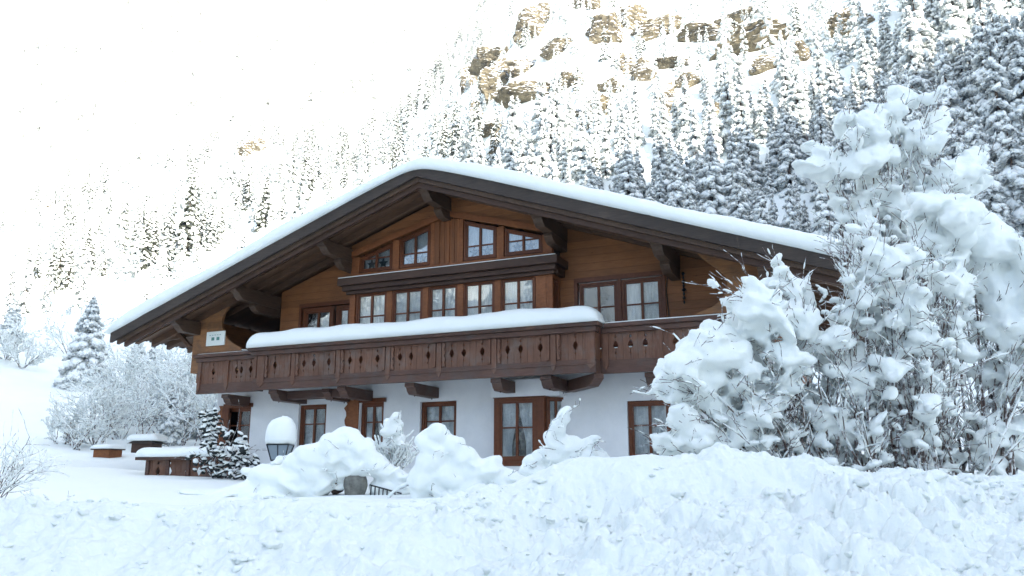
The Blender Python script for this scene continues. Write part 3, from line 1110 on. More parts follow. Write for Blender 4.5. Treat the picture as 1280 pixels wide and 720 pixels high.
def icosphere(sub=2):
    import bmesh
    bm = bmesh.new()
    bmesh.ops.create_icosphere(bm, subdivisions=sub, radius=1)
    V = np.array([v.co[:] for v in bm.verts]); F = np.array([[v.index for v in f.verts] for f in bm.faces])
    bm.free()
    return V, F


IV, IF = icosphere(2)
IV3, IF3 = icosphere(3)
IV1, IF1 = icosphere(1)
Vs = []; Fs = []; n0 = 0
for k in range(2400):
    x = NR.uniform(-5.5, 7); y = NR.uniform(5.4, 9.4)
    if x < -.5 and NR.random() < .65: continue
    if perlin(x * .9, y * .9, 40.5) < -.05 and NR.random() < .8: continue
    r = .014 + .04 * NR.random() ** 3 + (.05 if NR.random() < .02 else 0)
    V, F = (IV3, IF3) if r > .05 else (IV, IF)
    nn = 1 + .5 * fbm(V[:, 0] * 1.3 + k, V[:, 1] * 1.3, V[:, 2] * 1.3, 3)
    P = V * nn[:, None] * np.array([r * NR.uniform(.9, 1.5), r * NR.uniform(.9, 1.4), r * NR.uniform(.6, .95)])
    P = P + np.array([x, y, bank_z(x, y) + r * .12])
    Vs.append(P); Fs.append(F + n0); n0 += len(V)
tag(link('snow_clods', mesh_np('snow_clods', np.concatenate(Vs), [np.concatenate(Fs)], ['bank'], smooth=True)),
    'loose frozen snow clods scattered over the ploughed bank', 'snow clods', None, 'stuff')
cl = []
V, F = IV3, IF3
for (px, py, dp, r) in ((965, 703, 7.55, .15), (700, 668, 8.2, .05), (1090, 560, 10.2, .04)):
    p = at(px, py, dp)
    nn = 1 + .25 * fbm(V[:, 0] * 1.2 + px, V[:, 1] * 1.2, V[:, 2] * 1.2, 4) + .04 * fbm(V[:, 0] * 6, V[:, 1] * 6, V[:, 2] * 6, 3)
    if px == 965:
        me = mesh_np('snow_lump', V * nn[:, None] * np.array([r * 1.15, r, r * .8]), [F], ['bank'], smooth=True)
        o = link('snow_lump', me); o.location = (p[0], p[1], max(bank_z(p[0], p[1]) + .02, 0))
        tag(o, 'large rounded snow lump at the bottom of the ploughed bank', 'snow lump')

# ================================================================== VEGETATION
def spindles(P0, P1, W, T, n=6, sag=0.0, stations=((.28, .85), (.72, 1.0)), flat_bottom=False):
    """many tapered, flattened lumps at once; returns V,F"""
    P0 = np.asarray(P0); P1 = np.asarray(P1); N = len(P0)
    W = np.broadcast_to(W, (N,)); T = np.broadcast_to(T, (N,))
    d = P1 - P0
    L = np.linalg.norm(d, axis=1, keepdims=True) + 1e-9
    dn = d / L
    up0 = np.tile(np.array([0, 0, 1.0]), (N, 1))
    st = np.abs(dn[:, 2]) > .97
    up0[st] = (1, 0, 0)
    s = np.cross(dn, up0); s /= np.linalg.norm(s, axis=1, keepdims=True) + 1e-9
    u = np.cross(s, dn)
    k = len(stations)
    V = np.zeros((N, 2 + k * n, 3))
    V[:, 0] = P0; V[:, -1] = P1
    for a, (t, r) in enumerate(stations):
        c = P0 + d * t + np.array([0, 0, 1]) * (sag * L * 4 * t * (1 - t))
        for j in range(n):
            th = 2 * math.pi * j / n
            sn = math.sin(th)
            if flat_bottom and sn < 0: sn *= .3
            V[:, 1 + a * n + j] = c + s * (math.cos(th) * W * r)[:, None] + u * (sn * T * r)[:, None]
    tri = []; quad = []
    for j in range(n):
        j2 = (j + 1) % n
        tri.append((0, 1 + j2, 1 + j)); tri.append((1 + k * n, 1 + (k - 1) * n + j, 1 + (k - 1) * n + j2))
        for a in range(k - 1):
            quad.append((1 + a * n + j, 1 + a * n + j2, 1 + (a + 1) * n + j2, 1 + (a + 1) * n + j))
    off = (np.arange(N) * (2 + k * n))[:, None, None]
    TF = (np.array(tri)[None] + off).reshape(-1, 3)
    QF = (np.array(quad)[None] + off).reshape(-1, 4) if quad else np.zeros((0, 4), int)
    return V.reshape(-1, 3), TF, QF


def merge(parts):
    """parts: list of (V, TF, QF, mat) -> V, [TF,QF], midx"""
    Vs = []; T = []; Q = []; mt = []; mq = []; n0 = 0
    for V, TF, QF, mi in parts:
        Vs.append(V); T.append(TF + n0); Q.append(QF + n0)
        mt.append(np.full(len(TF), mi)); mq.append(np.full(len(QF), mi)); n0 += len(V)
    T = np.concatenate(T); Q = np.concatenate(Q)
    mi = np.concatenate(mt + mq)
    F = [f for f in (T, Q) if len(f)]
    return np.concatenate(Vs), F, mi


def conifer(h, seed, detail=2, snowy=1.0, fat=.17):
    """snow-laden spruce: returns (needle part, snow part, trunk part) as V,T,Q"""
    r = np.random.default_rng(seed)
    lev = {0: 11, 1: 17, 2: 24}[detail]
    A0 = []; A1 = []; AW = []; AT_ = []          # snow
    B0 = []; B1 = []; BW = []; BT = []           # needles
    Rm = fat * h
    for i in range(lev):
        f = i / (lev - 1)
        z = h * (.05 + .92 * f ** .95); zz0 = z
        R = Rm * (1 - f) ** .85 * (1 + .22 * r.normal() * .6) + .02 * h
        nb = {0: 6, 1: 9, 2: 11}[detail]
        nb = max(4, int(nb * (1 - .35 * f)))
        a0 = r.random() * 6.28
        for b in range(nb):
            if r.random() < .07: continue
            a = a0 + 6.283 * b / nb + r.normal() * .25
            z = zz0 + r.uniform(-.5, .5) * h * .92 / lev * 1.1
            Rb = R * r.uniform(.72, 1.15)
            dr = -(.40 + .40 * (1 - f)) * Rb * r.uniform(.6, 1.3)
            o = np.array([math.cos(a), math.sin(a), 0])
            p0 = np.array([0, 0, z + .04 * h * .3])
            p1 = o * Rb + np.array([0, 0, z + dr])
            wd = Rb * .13 + .006 * h
            if r.random() < .93 * snowy:
                A0.append(p0 + o * Rb * .08 + [0, 0, .01 * h]); A1.append(p1 * [.97, .97, 1]); AW.append(wd * 1.5); AT_.append(wd * 1.0)
            B0.append(p0 + [0, 0, -.012 * h]); B1.append(p1 * [1.05, 1.05, 1] + [0, 0, -.02 * h]); BW.append(wd * 1.15); BT.append(wd * .75)
            nf = {0: 1, 1: 2, 2: 3}[detail]
            sd = np.array([-o[1], o[0], 0])
            for k in range(nf):
                t = .35 + .55 * (k + .5) / nf
                c = p0 + (p1 - p0) * t
                for sg_ in (-1, 1):
                    ln = Rb * (.42 - .22 * t) * r.uniform(.8, 1.2)
                    e = c + sd * sg_ * ln + o * ln * .5 + np.array([0, 0, -.35 * ln])
                    if r.random() < .85 * snowy:
                        A0.append(c + [0, 0, .008 * h]); A1.append(e + [0, 0, .004 * h]); AW.append(wd * 1.05); AT_.append(wd * .75)
                    B0.append(c + [0, 0, -.008 * h]); B1.append(e * [1.03, 1.03, 1] + [0, 0, -.018 * h]); BW.append(wd * .75); BT.append(wd * .5)
    A0.append([0, 0, h * .93]); A1.append([0, 0, h * 1.0]); AW.append(.008 * h); AT_.append(.008 * h)
    B0.append([0, 0, h * .90]); B1.append([0, 0, h * 1.02]); BW.append(.007 * h); BT.append(.007 * h)
    n = 5 if detail else 4
    st = ((.25, .7), (.75, 1.0)) if detail else ((.65, 1.0),)
    sn = spindles(A0, A1, np.array(AW), np.array(AT_), n, .05, st)
    nd = spindles(B0, B1, np.array(BW), np.array(BT), 4, .03, st)
    # roughen
    for V in (sn[0], nd[0]):
        V += .006 * h * r.normal(size=V.shape) * (1.0 if detail else .8)
    t = MB(); t.tube([(0, 0, -.04 * h), (0, 0, .3 * h), (.0, 0, .92 * h)], [.018 * h, .013 * h, .003 * h], 7)
    TV = np.array(t.v); fq = np.array([f for f in t.f if len(f) == 4])
    return nd, sn, (TV, np.zeros((0, 3), int), fq)


def tree_mesh(name, h, seed, detail, snowy, fat):
    nd, sn, tk = conifer(h, seed, detail, snowy, fat)
    V, F, mi = merge([(*nd, 0), (*sn, 1), (*tk, 2)])
    return mesh_np(name, V, F, ['needles', 'tree_snow', 'bark'], mi, smooth=True)


protos = []
for k in range(7):
    protos.append(tree_mesh('snowy_spruce', 10.0, 100 + k, 1, [1, 1, .95, 1, .8, .55, .9][k], [.15, .18, .13, .16, .14, .12, .20][k]))


def forest_density(px, py):
    """how wooded the slope is at a photo position (0..1)"""
    if px < 40: return .10 if py > 280 else .02
    if px < 420:
        d = .55
        d += .65 * math.exp(-((px - 90) / 38) ** 2 - ((py - 335) / 30) ** 2)
        d += .5 * math.exp(-((px - 215) / 55) ** 2 - ((py - 290) / 45) ** 2)
        d += .35 * math.exp(-((px - 350) / 60) ** 2 - ((py - 255) / 40) ** 2)
        if py > 350: d *= .2
        if py < 150: d *= .6
        return d
    if px < 620:
        return .85
    if px < 880:
        d = .9
        if py < 150: d = .52
        if py > 150: d = 1.0
        return d
    if py < 120: return .38
    return .95


cand = []
rng = np.random.default_rng(77)
placed = []
cell = {}
tries = 0
for tr_ in range(150000):
    th_ = rng.uniform(az_of_px(-90), az_of_px(1400))
    r_ = rng.uniform(64 ** 1.4, 410 ** 1.4) ** (1 / 1.4)
    x = r_ * math.sin(math.radians(th_)); y = r_ * math.cos(math.radians(th_))
    gk = (int(x // 2.5), int(y // 2.5))
    if any(((x - c[0]) ** 2 + (y - c[1]) ** 2) < 1.9 ** 2 for i in (-1, 0, 1) for j in (-1, 0, 1) for c in cell.get((gk[0] + i, gk[1] + j), ())):
        continue
    cell.setdefault(gk, []).append((x, y)); placed.append((x, y))
    if len(placed) >= 17000: break
P = np.array(placed)
PZ = H_(P[:, 0], P[:, 1])
rel = np.stack([P[:, 0], P[:, 1], PZ], -1) - CAM
dep = rel @ AX_F
sx = 640 + FPX * (rel @ AX_R) / dep; sy = 360 - FPX * (rel @ AX_U) / dep
hxx = (P[:, 0] - ORG[0]) * LX[0] + (P[:, 1] - ORG[1]) * LX[1]
keep = []
for i in range(len(P)):
    px, py = sx[i], sy[i]
    if not (-110 < px < 1400 and -120 < py < 640): continue
    if dep[i] < 92 and px < 420: continue
    roofy = 200 + (520 - px) * .55 if px < 520 else 200 + (px - 520) * .18
    dd = forest_density(px, py)
    clump = .5 + .9 * float(fbm(P[i, 0] * .03, P[i, 1] * .03, 8, 3))
    if rng.random() > dd * min(max(clump + .25, .25 if px < 560 or py < 140 else .85), 1.3): continue
    hgt = (4.0 + 6.5 * rng.random() ** 1.3) * (1.0 if px > 450 else .8)
    if px > 1130: hgt *= 1.45
    if 560 < px < 900 and py < 180: hgt *= .62
    # hidden behind the chalet?
    if 150 < px < 1050 and (py - hgt / dep[i] * FPX) > roofy + 14: continue
    keep.append((dep[i], P[i, 0], P[i, 1], PZ[i], hgt, px, py))
keep.sort()
print('forest trees', len(keep), 'nearest depth', keep[0][0])
HILLSUN = 'sunlit'
group_names = {}
NIND = 250
for k, (dp, x, y, z_, h, px, py) in enumerate(keep[:NIND]):
    me = protos[int(rng.integers(0, 5)) if px > 420 else int(rng.choice([1, 4, 5, 5, 3]))]
    o = link('snowy_spruce', me, None, (x, y, z_ - .3))
    s_ = h / 10
    o.scale = (s_ * rng.uniform(.9, 1.15), s_ * rng.uniform(.9, 1.15), s_)
    o.rotation_euler = (rng.normal() * .02, rng.normal() * .02, rng.uniform(0, 6.28))
    if px < 200: zone = ('snow-dusted spruce in the sunlit clump on the slope far left', 'spruces of the sunlit clump far left')
    elif px < 450: zone = ('snow-dusted spruce scattered on the bright slope above the left half of the chalet roof', 'spruces above the left half of the roof')
    elif px < 640: zone = ('snow-covered spruce on the bright slope above the roof ridge', 'spruces above the roof ridge')
    elif px < 800: zone = ('snow-laden spruce below the cliffs, behind the middle of the right roof slope', 'spruces behind the middle of the right roof slope')
    elif px < 920: zone = ('blue-shaded snow-laden spruce behind the outer half of the right roof slope', 'spruces behind the outer right roof slope')
    elif px < 1060: zone = ('blue-shaded snow-laden spruce between the right roof end and the tall frosted shrub', 'spruces behind the right roof end')
    elif px < 1190: zone = ('snow-laden spruce on the slope behind the tall frosted shrub', 'spruces behind the tall shrub')
    else: zone = ('tall snow-laden spruce at the right edge of the wooded slope', 'spruces at the right edge')
    tag(o, zone[0], 'spruce tree', zone[1])
dark_protos = []
for k in range(3):
    nd, sn, tk = conifer(10.0, 150 + k, 1, [.35, .5, .42][k], [.16, .13, .15][k])
    V, F, mi_ = merge([(*nd, 0), (*sn, 1), (*tk, 2)])
    dark_protos.append(mesh_np('dark_spruce', V, F, ['needles_dark', 'tree_snow', 'bark'], mi_))
DK = [(62, 362, 54), (72, 358, 66), (84, 360, 58), (106, 342, 62), (114, 338, 40), (180, 336, 70), (190, 330, 60), (192, 300, 50), (232, 318, 100), (238, 300, 75), (262, 312, 62), (254, 306, 50), (330, 285, 70), (352, 275, 36),
      (300, 260, 52), (308, 258, 48), (380, 250, 62), (388, 240, 44), (412, 250, 36), (430, 235, 30), (276, 290, 40), (215, 325, 34), (152, 320, 30), (130, 345, 28), (36, 318, 20), (60, 262, 16), (460, 215, 40), (500, 195, 44),
      (556, 190, 60), (545, 185, 50), (590, 180, 44), (635, 205, 40), (668, 215, 34), (745, 238, 60), (700, 225, 50), (795, 255, 60), (440, 110, 16), (486, 105, 12), (250, 22, 14), (222, 42, 10), (390, 62, 8), (343, 160, 12), (242, 250, 20)]
for k, (px, pyb, hp) in enumerate(DK):
    g_ = ground_hit(px, pyb)
    if g_ is None: continue
    p_, d_ = g_
    o = link('dark_spruce', dark_protos[k % 3], None, (p_[0], p_[1], p_[2] - .3))
    sc_ = hp / FPX * d_ / 10
    o.scale = (sc_ * .95, sc_ * .95, sc_); o.rotation_euler = (0, 0, k * 1.7)
    side_ = 'far left on the bright slope' if px < 140 else 'above the left roof slope' if px < 420 else 'above the ridge of the roof'
    tag(o, 'dark sparsely snowed spruce ' + side_, 'spruce tree', 'dark spruces ' + side_)
# the rest of the far wood as one mass, simpler crowns
lods = []
for k in range(6):
    nd, sn, tk = conifer(1.0, 300 + k, 0, [1, .9, 1, .7, 1, .5][k], [.15, .17, .13, .15, .18, .12][k])
    lods.append(merge([(*nd, 0), (*sn, 1)]))
Vs = []; Ts = []; mi = []; n0 = 0
rest = keep[NIND:]
for (dp, x, y, z_, h, px, py) in rest:
    V, F, m_ = lods[int(rng.integers(0, 6)) if px > 700 else int(rng.choice([1, 3, 5, 5, 3]))]
    if rng.random() < (.45 if px < 620 else .12): m_ = np.where(m_ == 0, 2, m_)
    a = rng.uniform(0, 6.28); c, s_ = math.cos(a), math.sin(a)
    W = V @ np.array([[c, s_, 0], [-s_, c, 0], [0, 0, 1]]) * [h * 1.1, h * 1.1, h] + [x, y, z_ - .3]
    Vs.append(W); Ts.append(F[0] + n0); mi.append(m_); n0 += len(V)
# sparse trees on the far flank of the valley
for k in range(420):
    th_ = rng.uniform(az_of_px(-60), az_of_px(600)); r_ = rng.uniform(420, 1000)
    x = r_ * math.sin(math.radians(th_)); y = r_ * math.cos(math.radians(th_)); z_ = float(H_(x, y))
    h = rng.uniform(7, 15)
    V, F, m_ = lods[int(rng.integers(0, 6))]; m_ = np.where(m_ == 0, 2, m_)
    Vs.append(V * [h, h, h] + [x, y, z_ - .5]); Ts.append(F[0] + n0); mi.append(m_); n0 += len(V)
# wooded flank out to the left, seen only as a reflection in the window panes
for k in range(260):
    th_ = rng.uniform(-152, -66); r_ = rng.uniform(38, 150)
    x = r_ * math.sin(math.radians(th_)); y = r_ * math.cos(math.radians(th_)); z_ = float(H_(x, y)); h = rng.uniform(9, 17)
    V, F, m_ = lods[int(rng.integers(0, 6))]
    Vs.append(V * [h, h, h] + [x, y, z_ - .5]); Ts.append(F[0] + n0); mi.append(m_); n0 += len(V)
print('forest mass faces', sum(len(t) for t in Ts))
tag(link('far_forest', mesh_np('far_forest', np.concatenate(Vs), [np.concatenate(Ts)], ['needles', 'tree_snow', 'needles_dark'], np.concatenate(mi), smooth=True)),
    'snowy spruce forest covering the higher mountain slope', 'forest', None, 'stuff')

# ------------------------------------------------------------------ rock outcrops
CV, CF = icosphere(5)


def outcrop(px, py, wpx, hpx, seed, label):
    g = ground_hit(px, py + hpx * .35)
    if g is None: return
    p, dp = g
    w = 1.5 * wpx / FPX * dp; h = 1.35 * hpx / FPX * dp
    rr = np.random.default_rng(seed)
    # cracked angular blocks: each the overlap of random half-spaces
    Vs_ = []; Fs_ = []; nn0 = 0
    nb_ = 2 + int(rr.integers(0, 3))
    for b_ in range(nb_):
        V = CV.copy()
        rad = np.full(len(V), 1.35)
        for q_ in range(15):
            nv_ = rr.normal(size=3) * [1, 1, .8]; nv_ /= np.linalg.norm(nv_)
            dv_ = V @ nv_
            rad = np.where(dv_ > .05, np.minimum(rad, rr.uniform(.62, 1.0) / np.maximum(dv_, .05)), rad)
        V = V * rad[:, None]
        V = V * (1 + .10 * fbm(V[:, 0] * 2 + seed, V[:, 1] * 2, V[:, 2] * 4, 4, .6)[:, None])
        lay = V[:, 2] * 4 + .8 * perlin(V[:, 0] * 2, V[:, 1] * 2, seed)
        V[:, :2] *= (1 - .10 * sstep(.75, .95, lay - np.floor(lay)))[:, None]
        f_ = 1.0 if b_ == 0 else rr.uniform(.45, .7)
        off_ = np.zeros(3) if b_ == 0 else rr.uniform(-.55, .55, 3) * [1.2, .5, .7]
        Vs_.append(V * f_ + off_); Fs_.append(CF + nn0); nn0 += len(V)
    V = np.concatenate(Vs_) * [w * .55, w * .38, h * .62]
    CFx = np.concatenate(Fs_)
    me = mesh_np('rock_outcrop', V, [CFx], ['rock'], smooth=False)
    o = link('rock_outcrop', me, None, (p[0], p[1] + w * .12, p[2] + h * .2))
    o.rotation_euler = (-.15, rr.normal() * .12, rr.normal() * .3)
    tag(o, label, 'rock')


OC = [(668, 25, 34, 40, 'broad tan boulder high on the slope left of the double crag'),
      (620, 74, 34, 18, 'flat-topped grey ledge above the square grey crag'),
      (624, 100, 34, 36, 'square grey crag with cracked face, left part of the cliff'),
      (585, 102, 18, 26, 'narrow grey rock left of the square grey crag'),
      (655, 84, 26, 16, 'dark rock just right of the flat grey ledge'),
      (668, 117, 44, 16, 'long low tan slab right of the square grey crag'),
      (685, 109, 26, 8, 'thin tan ledge above the long low slab'),
      (711, 98, 18, 24, 'pointed tan rock beside a dark crack in mid cliff'),
      (735, 5, 26, 20, 'tan rock cut by the top edge, beside the big crag'),
      (760, 35, 34, 38, 'large tan double crag near the top of the cliff'),
      (788, 25, 30, 34, 'dark grey crag right of the large tan double crag'),
      (820, 38, 40, 18, 'brown ledge sloping right of the dark grey crag'),
      (785, 80, 16, 26, 'steep brown rock under the dark grey crag'),
      (804, 88, 18, 30, 'leaning grey rock with a snowy gully beside it'),
      (842, 80, 30, 14, 'pale tan boulder right of the leaning grey rock'),
      (836, 128, 16, 34, 'tall tan pillar lower right in the cliff'),
      (741, 138, 32, 20, 'brown rock band above the middle of the right roof slope'),
      (597, 146, 12, 24, 'small brown rock low on the left of the cliff'),
      (618, 158, 26, 16, 'tan rock low on the slope above the ridge, right of the small brown one'),
      (650, 168, 12, 22, 'dark wedge-shaped rock above the roof behind the ridge'),
      (652, 195, 18, 18, 'brown rock just over the snowy roof right of the ridge'),
      (617, 178, 9, 36, 'thin upright rock rib above the ridge'),
      (898, 140, 18, 14, 'tan boulder with snow cap on the slope right of the cliffs'),
      (908, 118, 18, 14, 'tan rock above the snow-capped boulder right of the cliffs'),
      (935, 18, 36, 14, 'brown rock pair near the top edge, right part'),
      (1005, 66, 18, 24, 'dark crevice rock on the upper right slope'),
      (1065, 30, 30, 24, 'grey rock high on the upper right slope'),
      (305, 188, 16, 18, 'brown rock on the bright slope far above the left roof slope'),
      (322, 183, 12, 16, 'small brown rock right of the one above the left roof slope'),
      (380, 168, 14, 10, 'tan rock alone on the bright slope left of the ridge'),
      (945, 55, 60, 16, 'long broken rock band on the upper right slope'),
      (890, 45, 50, 12, 'low broken rock band beside the cliff crest'),
      (60, 258, 8, 12, 'small dark rock on the bright slope at far left'),
      (184, 322, 14, 14, 'brown rock at the foot of the spruces left of the roof'),
      (1000, 120, 20, 14, 'tan ledge in the forest above the tall shrub'),
      (960, 82, 26, 16, 'brown ledge under the long broken rock band'),
      (700, 60, 30, 18, 'low tan rock between the grey crag and the double crag'),
      (760, 110, 26, 14, 'weathered rock step in the middle of the cliff'),
      (865, 100, 22, 18, 'brown rock knob right of the leaning grey rock'),
      (1215, 60, 12, 30, 'dark rock between spruces in the upper right corner')]
for k, o_ in enumerate(OC):
    outcrop(*o_[:4], 40 + k, o_[4])
# ------------------------------------------------------------------ shrubs under snow
def tube_segs(P0, P1, R0, R1, n=4):
    P0 = np.asarray(P0, float); P1 = np.asarray(P1, float); N = len(P0)
    R0 = np.broadcast_to(R0, (N,)); R1 = np.broadcast_to(R1, (N,))
    d = P1 - P0; dn = d / (np.linalg.norm(d, axis=1, keepdims=True) + 1e-9)
    up0 = np.tile(np.array([.1, .2, 1.0]), (N, 1)); up0[np.abs(dn[:, 2]) > .95] = (1, 0, 0)
    s = np.cross(dn, up0); s /= np.linalg.norm(s, axis=1, keepdims=True)
    u = np.cross(s, dn)
    V = np.zeros((N, 2 * n, 3))
    for j in range(n):
        th = 2 * math.pi * j / n
        off = s * math.cos(th) + u * math.sin(th)
        V[:, j] = P0 + off * R0[:, None]; V[:, n + j] = P1 + off * R1[:, None]
    quad = np.array([(j, n + j, n + (j + 1) % n, (j + 1) % n) for j in range(n)])
    off = (np.arange(N) * 2 * n)[:, None, None]
    return V.reshape(-1, 3), np.zeros((0, 3), int), (quad[None] + off).reshape(-1, 4)


def grow(segs, p, d, L, r, lev, rg, wig=.25, up=.15, nch=3, step=5, spread=.8, shrink=.6):
    """recursive twig: appends (p0,p1,r0,r1,lev)"""
    d = np.array(d, float); d /= np.linalg.norm(d)
    p = np.array(p, float)
    ds = L / step
    for k in range(step):
        d = d + rg.normal(size=3) * wig * .5 + np.array([0, 0, up * .3]); d /= np.linalg.norm(d)
        q_ = p + d * ds
        ra = r * (1 - .6 * k / step); rb = r * (1 - .6 * (k + 1) / step)
        segs.append((p, q_, ra, rb, lev))
        if lev > 0 and k >= 1 and rg.random() < nch / (step - 1):
            a = rg.normal(size=3); a -= a.dot(d) * d; a /= np.linalg.norm(a)
            dd = d + a * spread * rg.uniform(.6, 1.3)
            grow(segs, q_, dd, L * shrink * rg.uniform(.7, 1.2), rb * .65, lev - 1, rg, wig, up, nch, max(3, step - 1), spread, shrink)
        p = q_
    return p, d


def bez(p0, p1, p2, n):
    t = np.linspace(0, 1, n)[:, None]
    return (1 - t) ** 2 * p0 + 2 * t * (1 - t) * p1 + t * t * p2


def snow_union(name, blobs, parent, voxel=.035, seed=1, amp=.35, origin=None, sub=2, rough=.026):
    """blobs: (centre, (rx,ry,rz)) melted into one smooth pillowy snow body"""
    r = np.random.default_rng(seed)
    SV, SF = (IV, IF) if sub == 2 else (IV3, IF3)
    Vs = []; Fs = []; n0 = 0
    for c, rad in blobs:
        a = r.uniform(0, 6.28); cs, sn = math.cos(a), math.sin(a)
        nn = 1 + amp * fbm(SV[:, 0] + r.random() * 50, SV[:, 1], SV[:, 2], 2)
        V = SV * nn[:, None] * np.asarray(rad)
        V[:, 2] = np.where(V[:, 2] < 0, V[:, 2] * .7, V[:, 2])
        V = V @ np.array([[1, 0, r.normal() * .35], [0, 1, 0], [0, 0, 1]])
        Vs.append(V + c); Fs.append(SF + n0); n0 += len(SV)
    V = np.concatenate(Vs)
    o_ = np.asarray(origin if origin is not None else (0, 0, 0))
    o = link(name, mesh_np(name, V - o_, [np.concatenate(Fs)], ['snow']), parent)
    md = o.modifiers.new('r', 'REMESH'); md.mode = 'VOXEL'; md.voxel_size = voxel; md.use_smooth_shade = True
    sm = o.modifiers.new('s', 'SMOOTH'); sm.factor = .6; sm.iterations = 3
    bake(o)
    me = o.data
    n = len(me.vertices)
    co = np.empty(n * 3, np.float32); me.vertices.foreach_get('co', co); co = co.reshape(-1, 3).astype(float)
    no = np.empty(n * 3, np.float32); me.vertices.foreach_get('normal', no); no = no.reshape(-1, 3)
    w_ = co + o_
    dsp = rough * 1.6 * fbm(w_[:, 0] * 3.2, w_[:, 1] * 3.2, w_[:, 2] * 3.2, 4) + rough * .55 * fbm(w_[:, 0] * 11, w_[:, 1] * 11, w_[:, 2] * 11, 3, .6)
    co += no * dsp[:, None]
    me.vertices.foreach_set('co', co.astype(np.float32).ravel())
    me.materials.clear(); me.materials.append(M['snow'])
    me.polygons.foreach_set('use_smooth', [True] * len(me.polygons))
    me.update()
    return o


def branches_obj(name, segs, parent, origin, mat='twig', rmin=.0048):
    P0 = np.array([s[0] for s in segs]) - origin; P1 = np.array([s[1] for s in segs]) - origin
    R0 = np.maximum([s[2] for s in segs], rmin); R1 = np.maximum([s[3] for s in segs], rmin * .8)
    V, T, Q = tube_segs(P0, P1, R0, R1, 5)
    return link(name, mesh_np(name, V, [Q], [mat], smooth=True), parent)


def frost_obj(name, segs, parent, origin, rg, thick=.012, prob=.8, maxslope=.92, lump=1.6):
    A = []; B = []; W = []; T = []
    for p0, p1, r0, r1, lv in segs:
        d = p1 - p0; L = np.linalg.norm(d)
        if abs(d[2]) / L > maxslope or rg.random() > prob: continue
        t = thick * rg.uniform(.6, lump)
        A.append(p0 - d * .12 + [0, 0, r0 + t * .45]); B.append(p1 + d * .12 + [0, 0, r1 + t * .45]); W.append(max(r0, t * .8) * 1.05 + t * .25); T.append(t)
    V, T_, Q = spindles(np.array(A) - origin, np.array(B) - origin, np.array(W), np.array(T), 6, .02, ((.15, .8), (.55, 1.0), (.88, .7)))
    return link(name, mesh_np(name, V, [T_, Q], ['snow'], smooth=True), parent)


def px_blob(px, py, rx, ry, dp, rg, n_sat=4, yr=.9):
    """a pillow of snow: a main body and sagging side lobes"""
    c = at(px, py, dp); k = dp / FPX
    out = [(c, (rx * k, (rx + ry) * .5 * k * yr, ry * k))]
    for j in range(n_sat):
        a = rg.uniform(0, 6.28)
        o = np.array([math.cos(a) * rx * k * .75, rg.uniform(-.6, .6) * rx * k, math.sin(a) * ry * k * .6 - .10 * ry * k])
        f = rg.uniform(.38, .62)
        out.append((c + o, (rx * k * f, rx * k * f, ry * k * f * rg.uniform(.8, 1.2))))
    return out


PS = 1.16


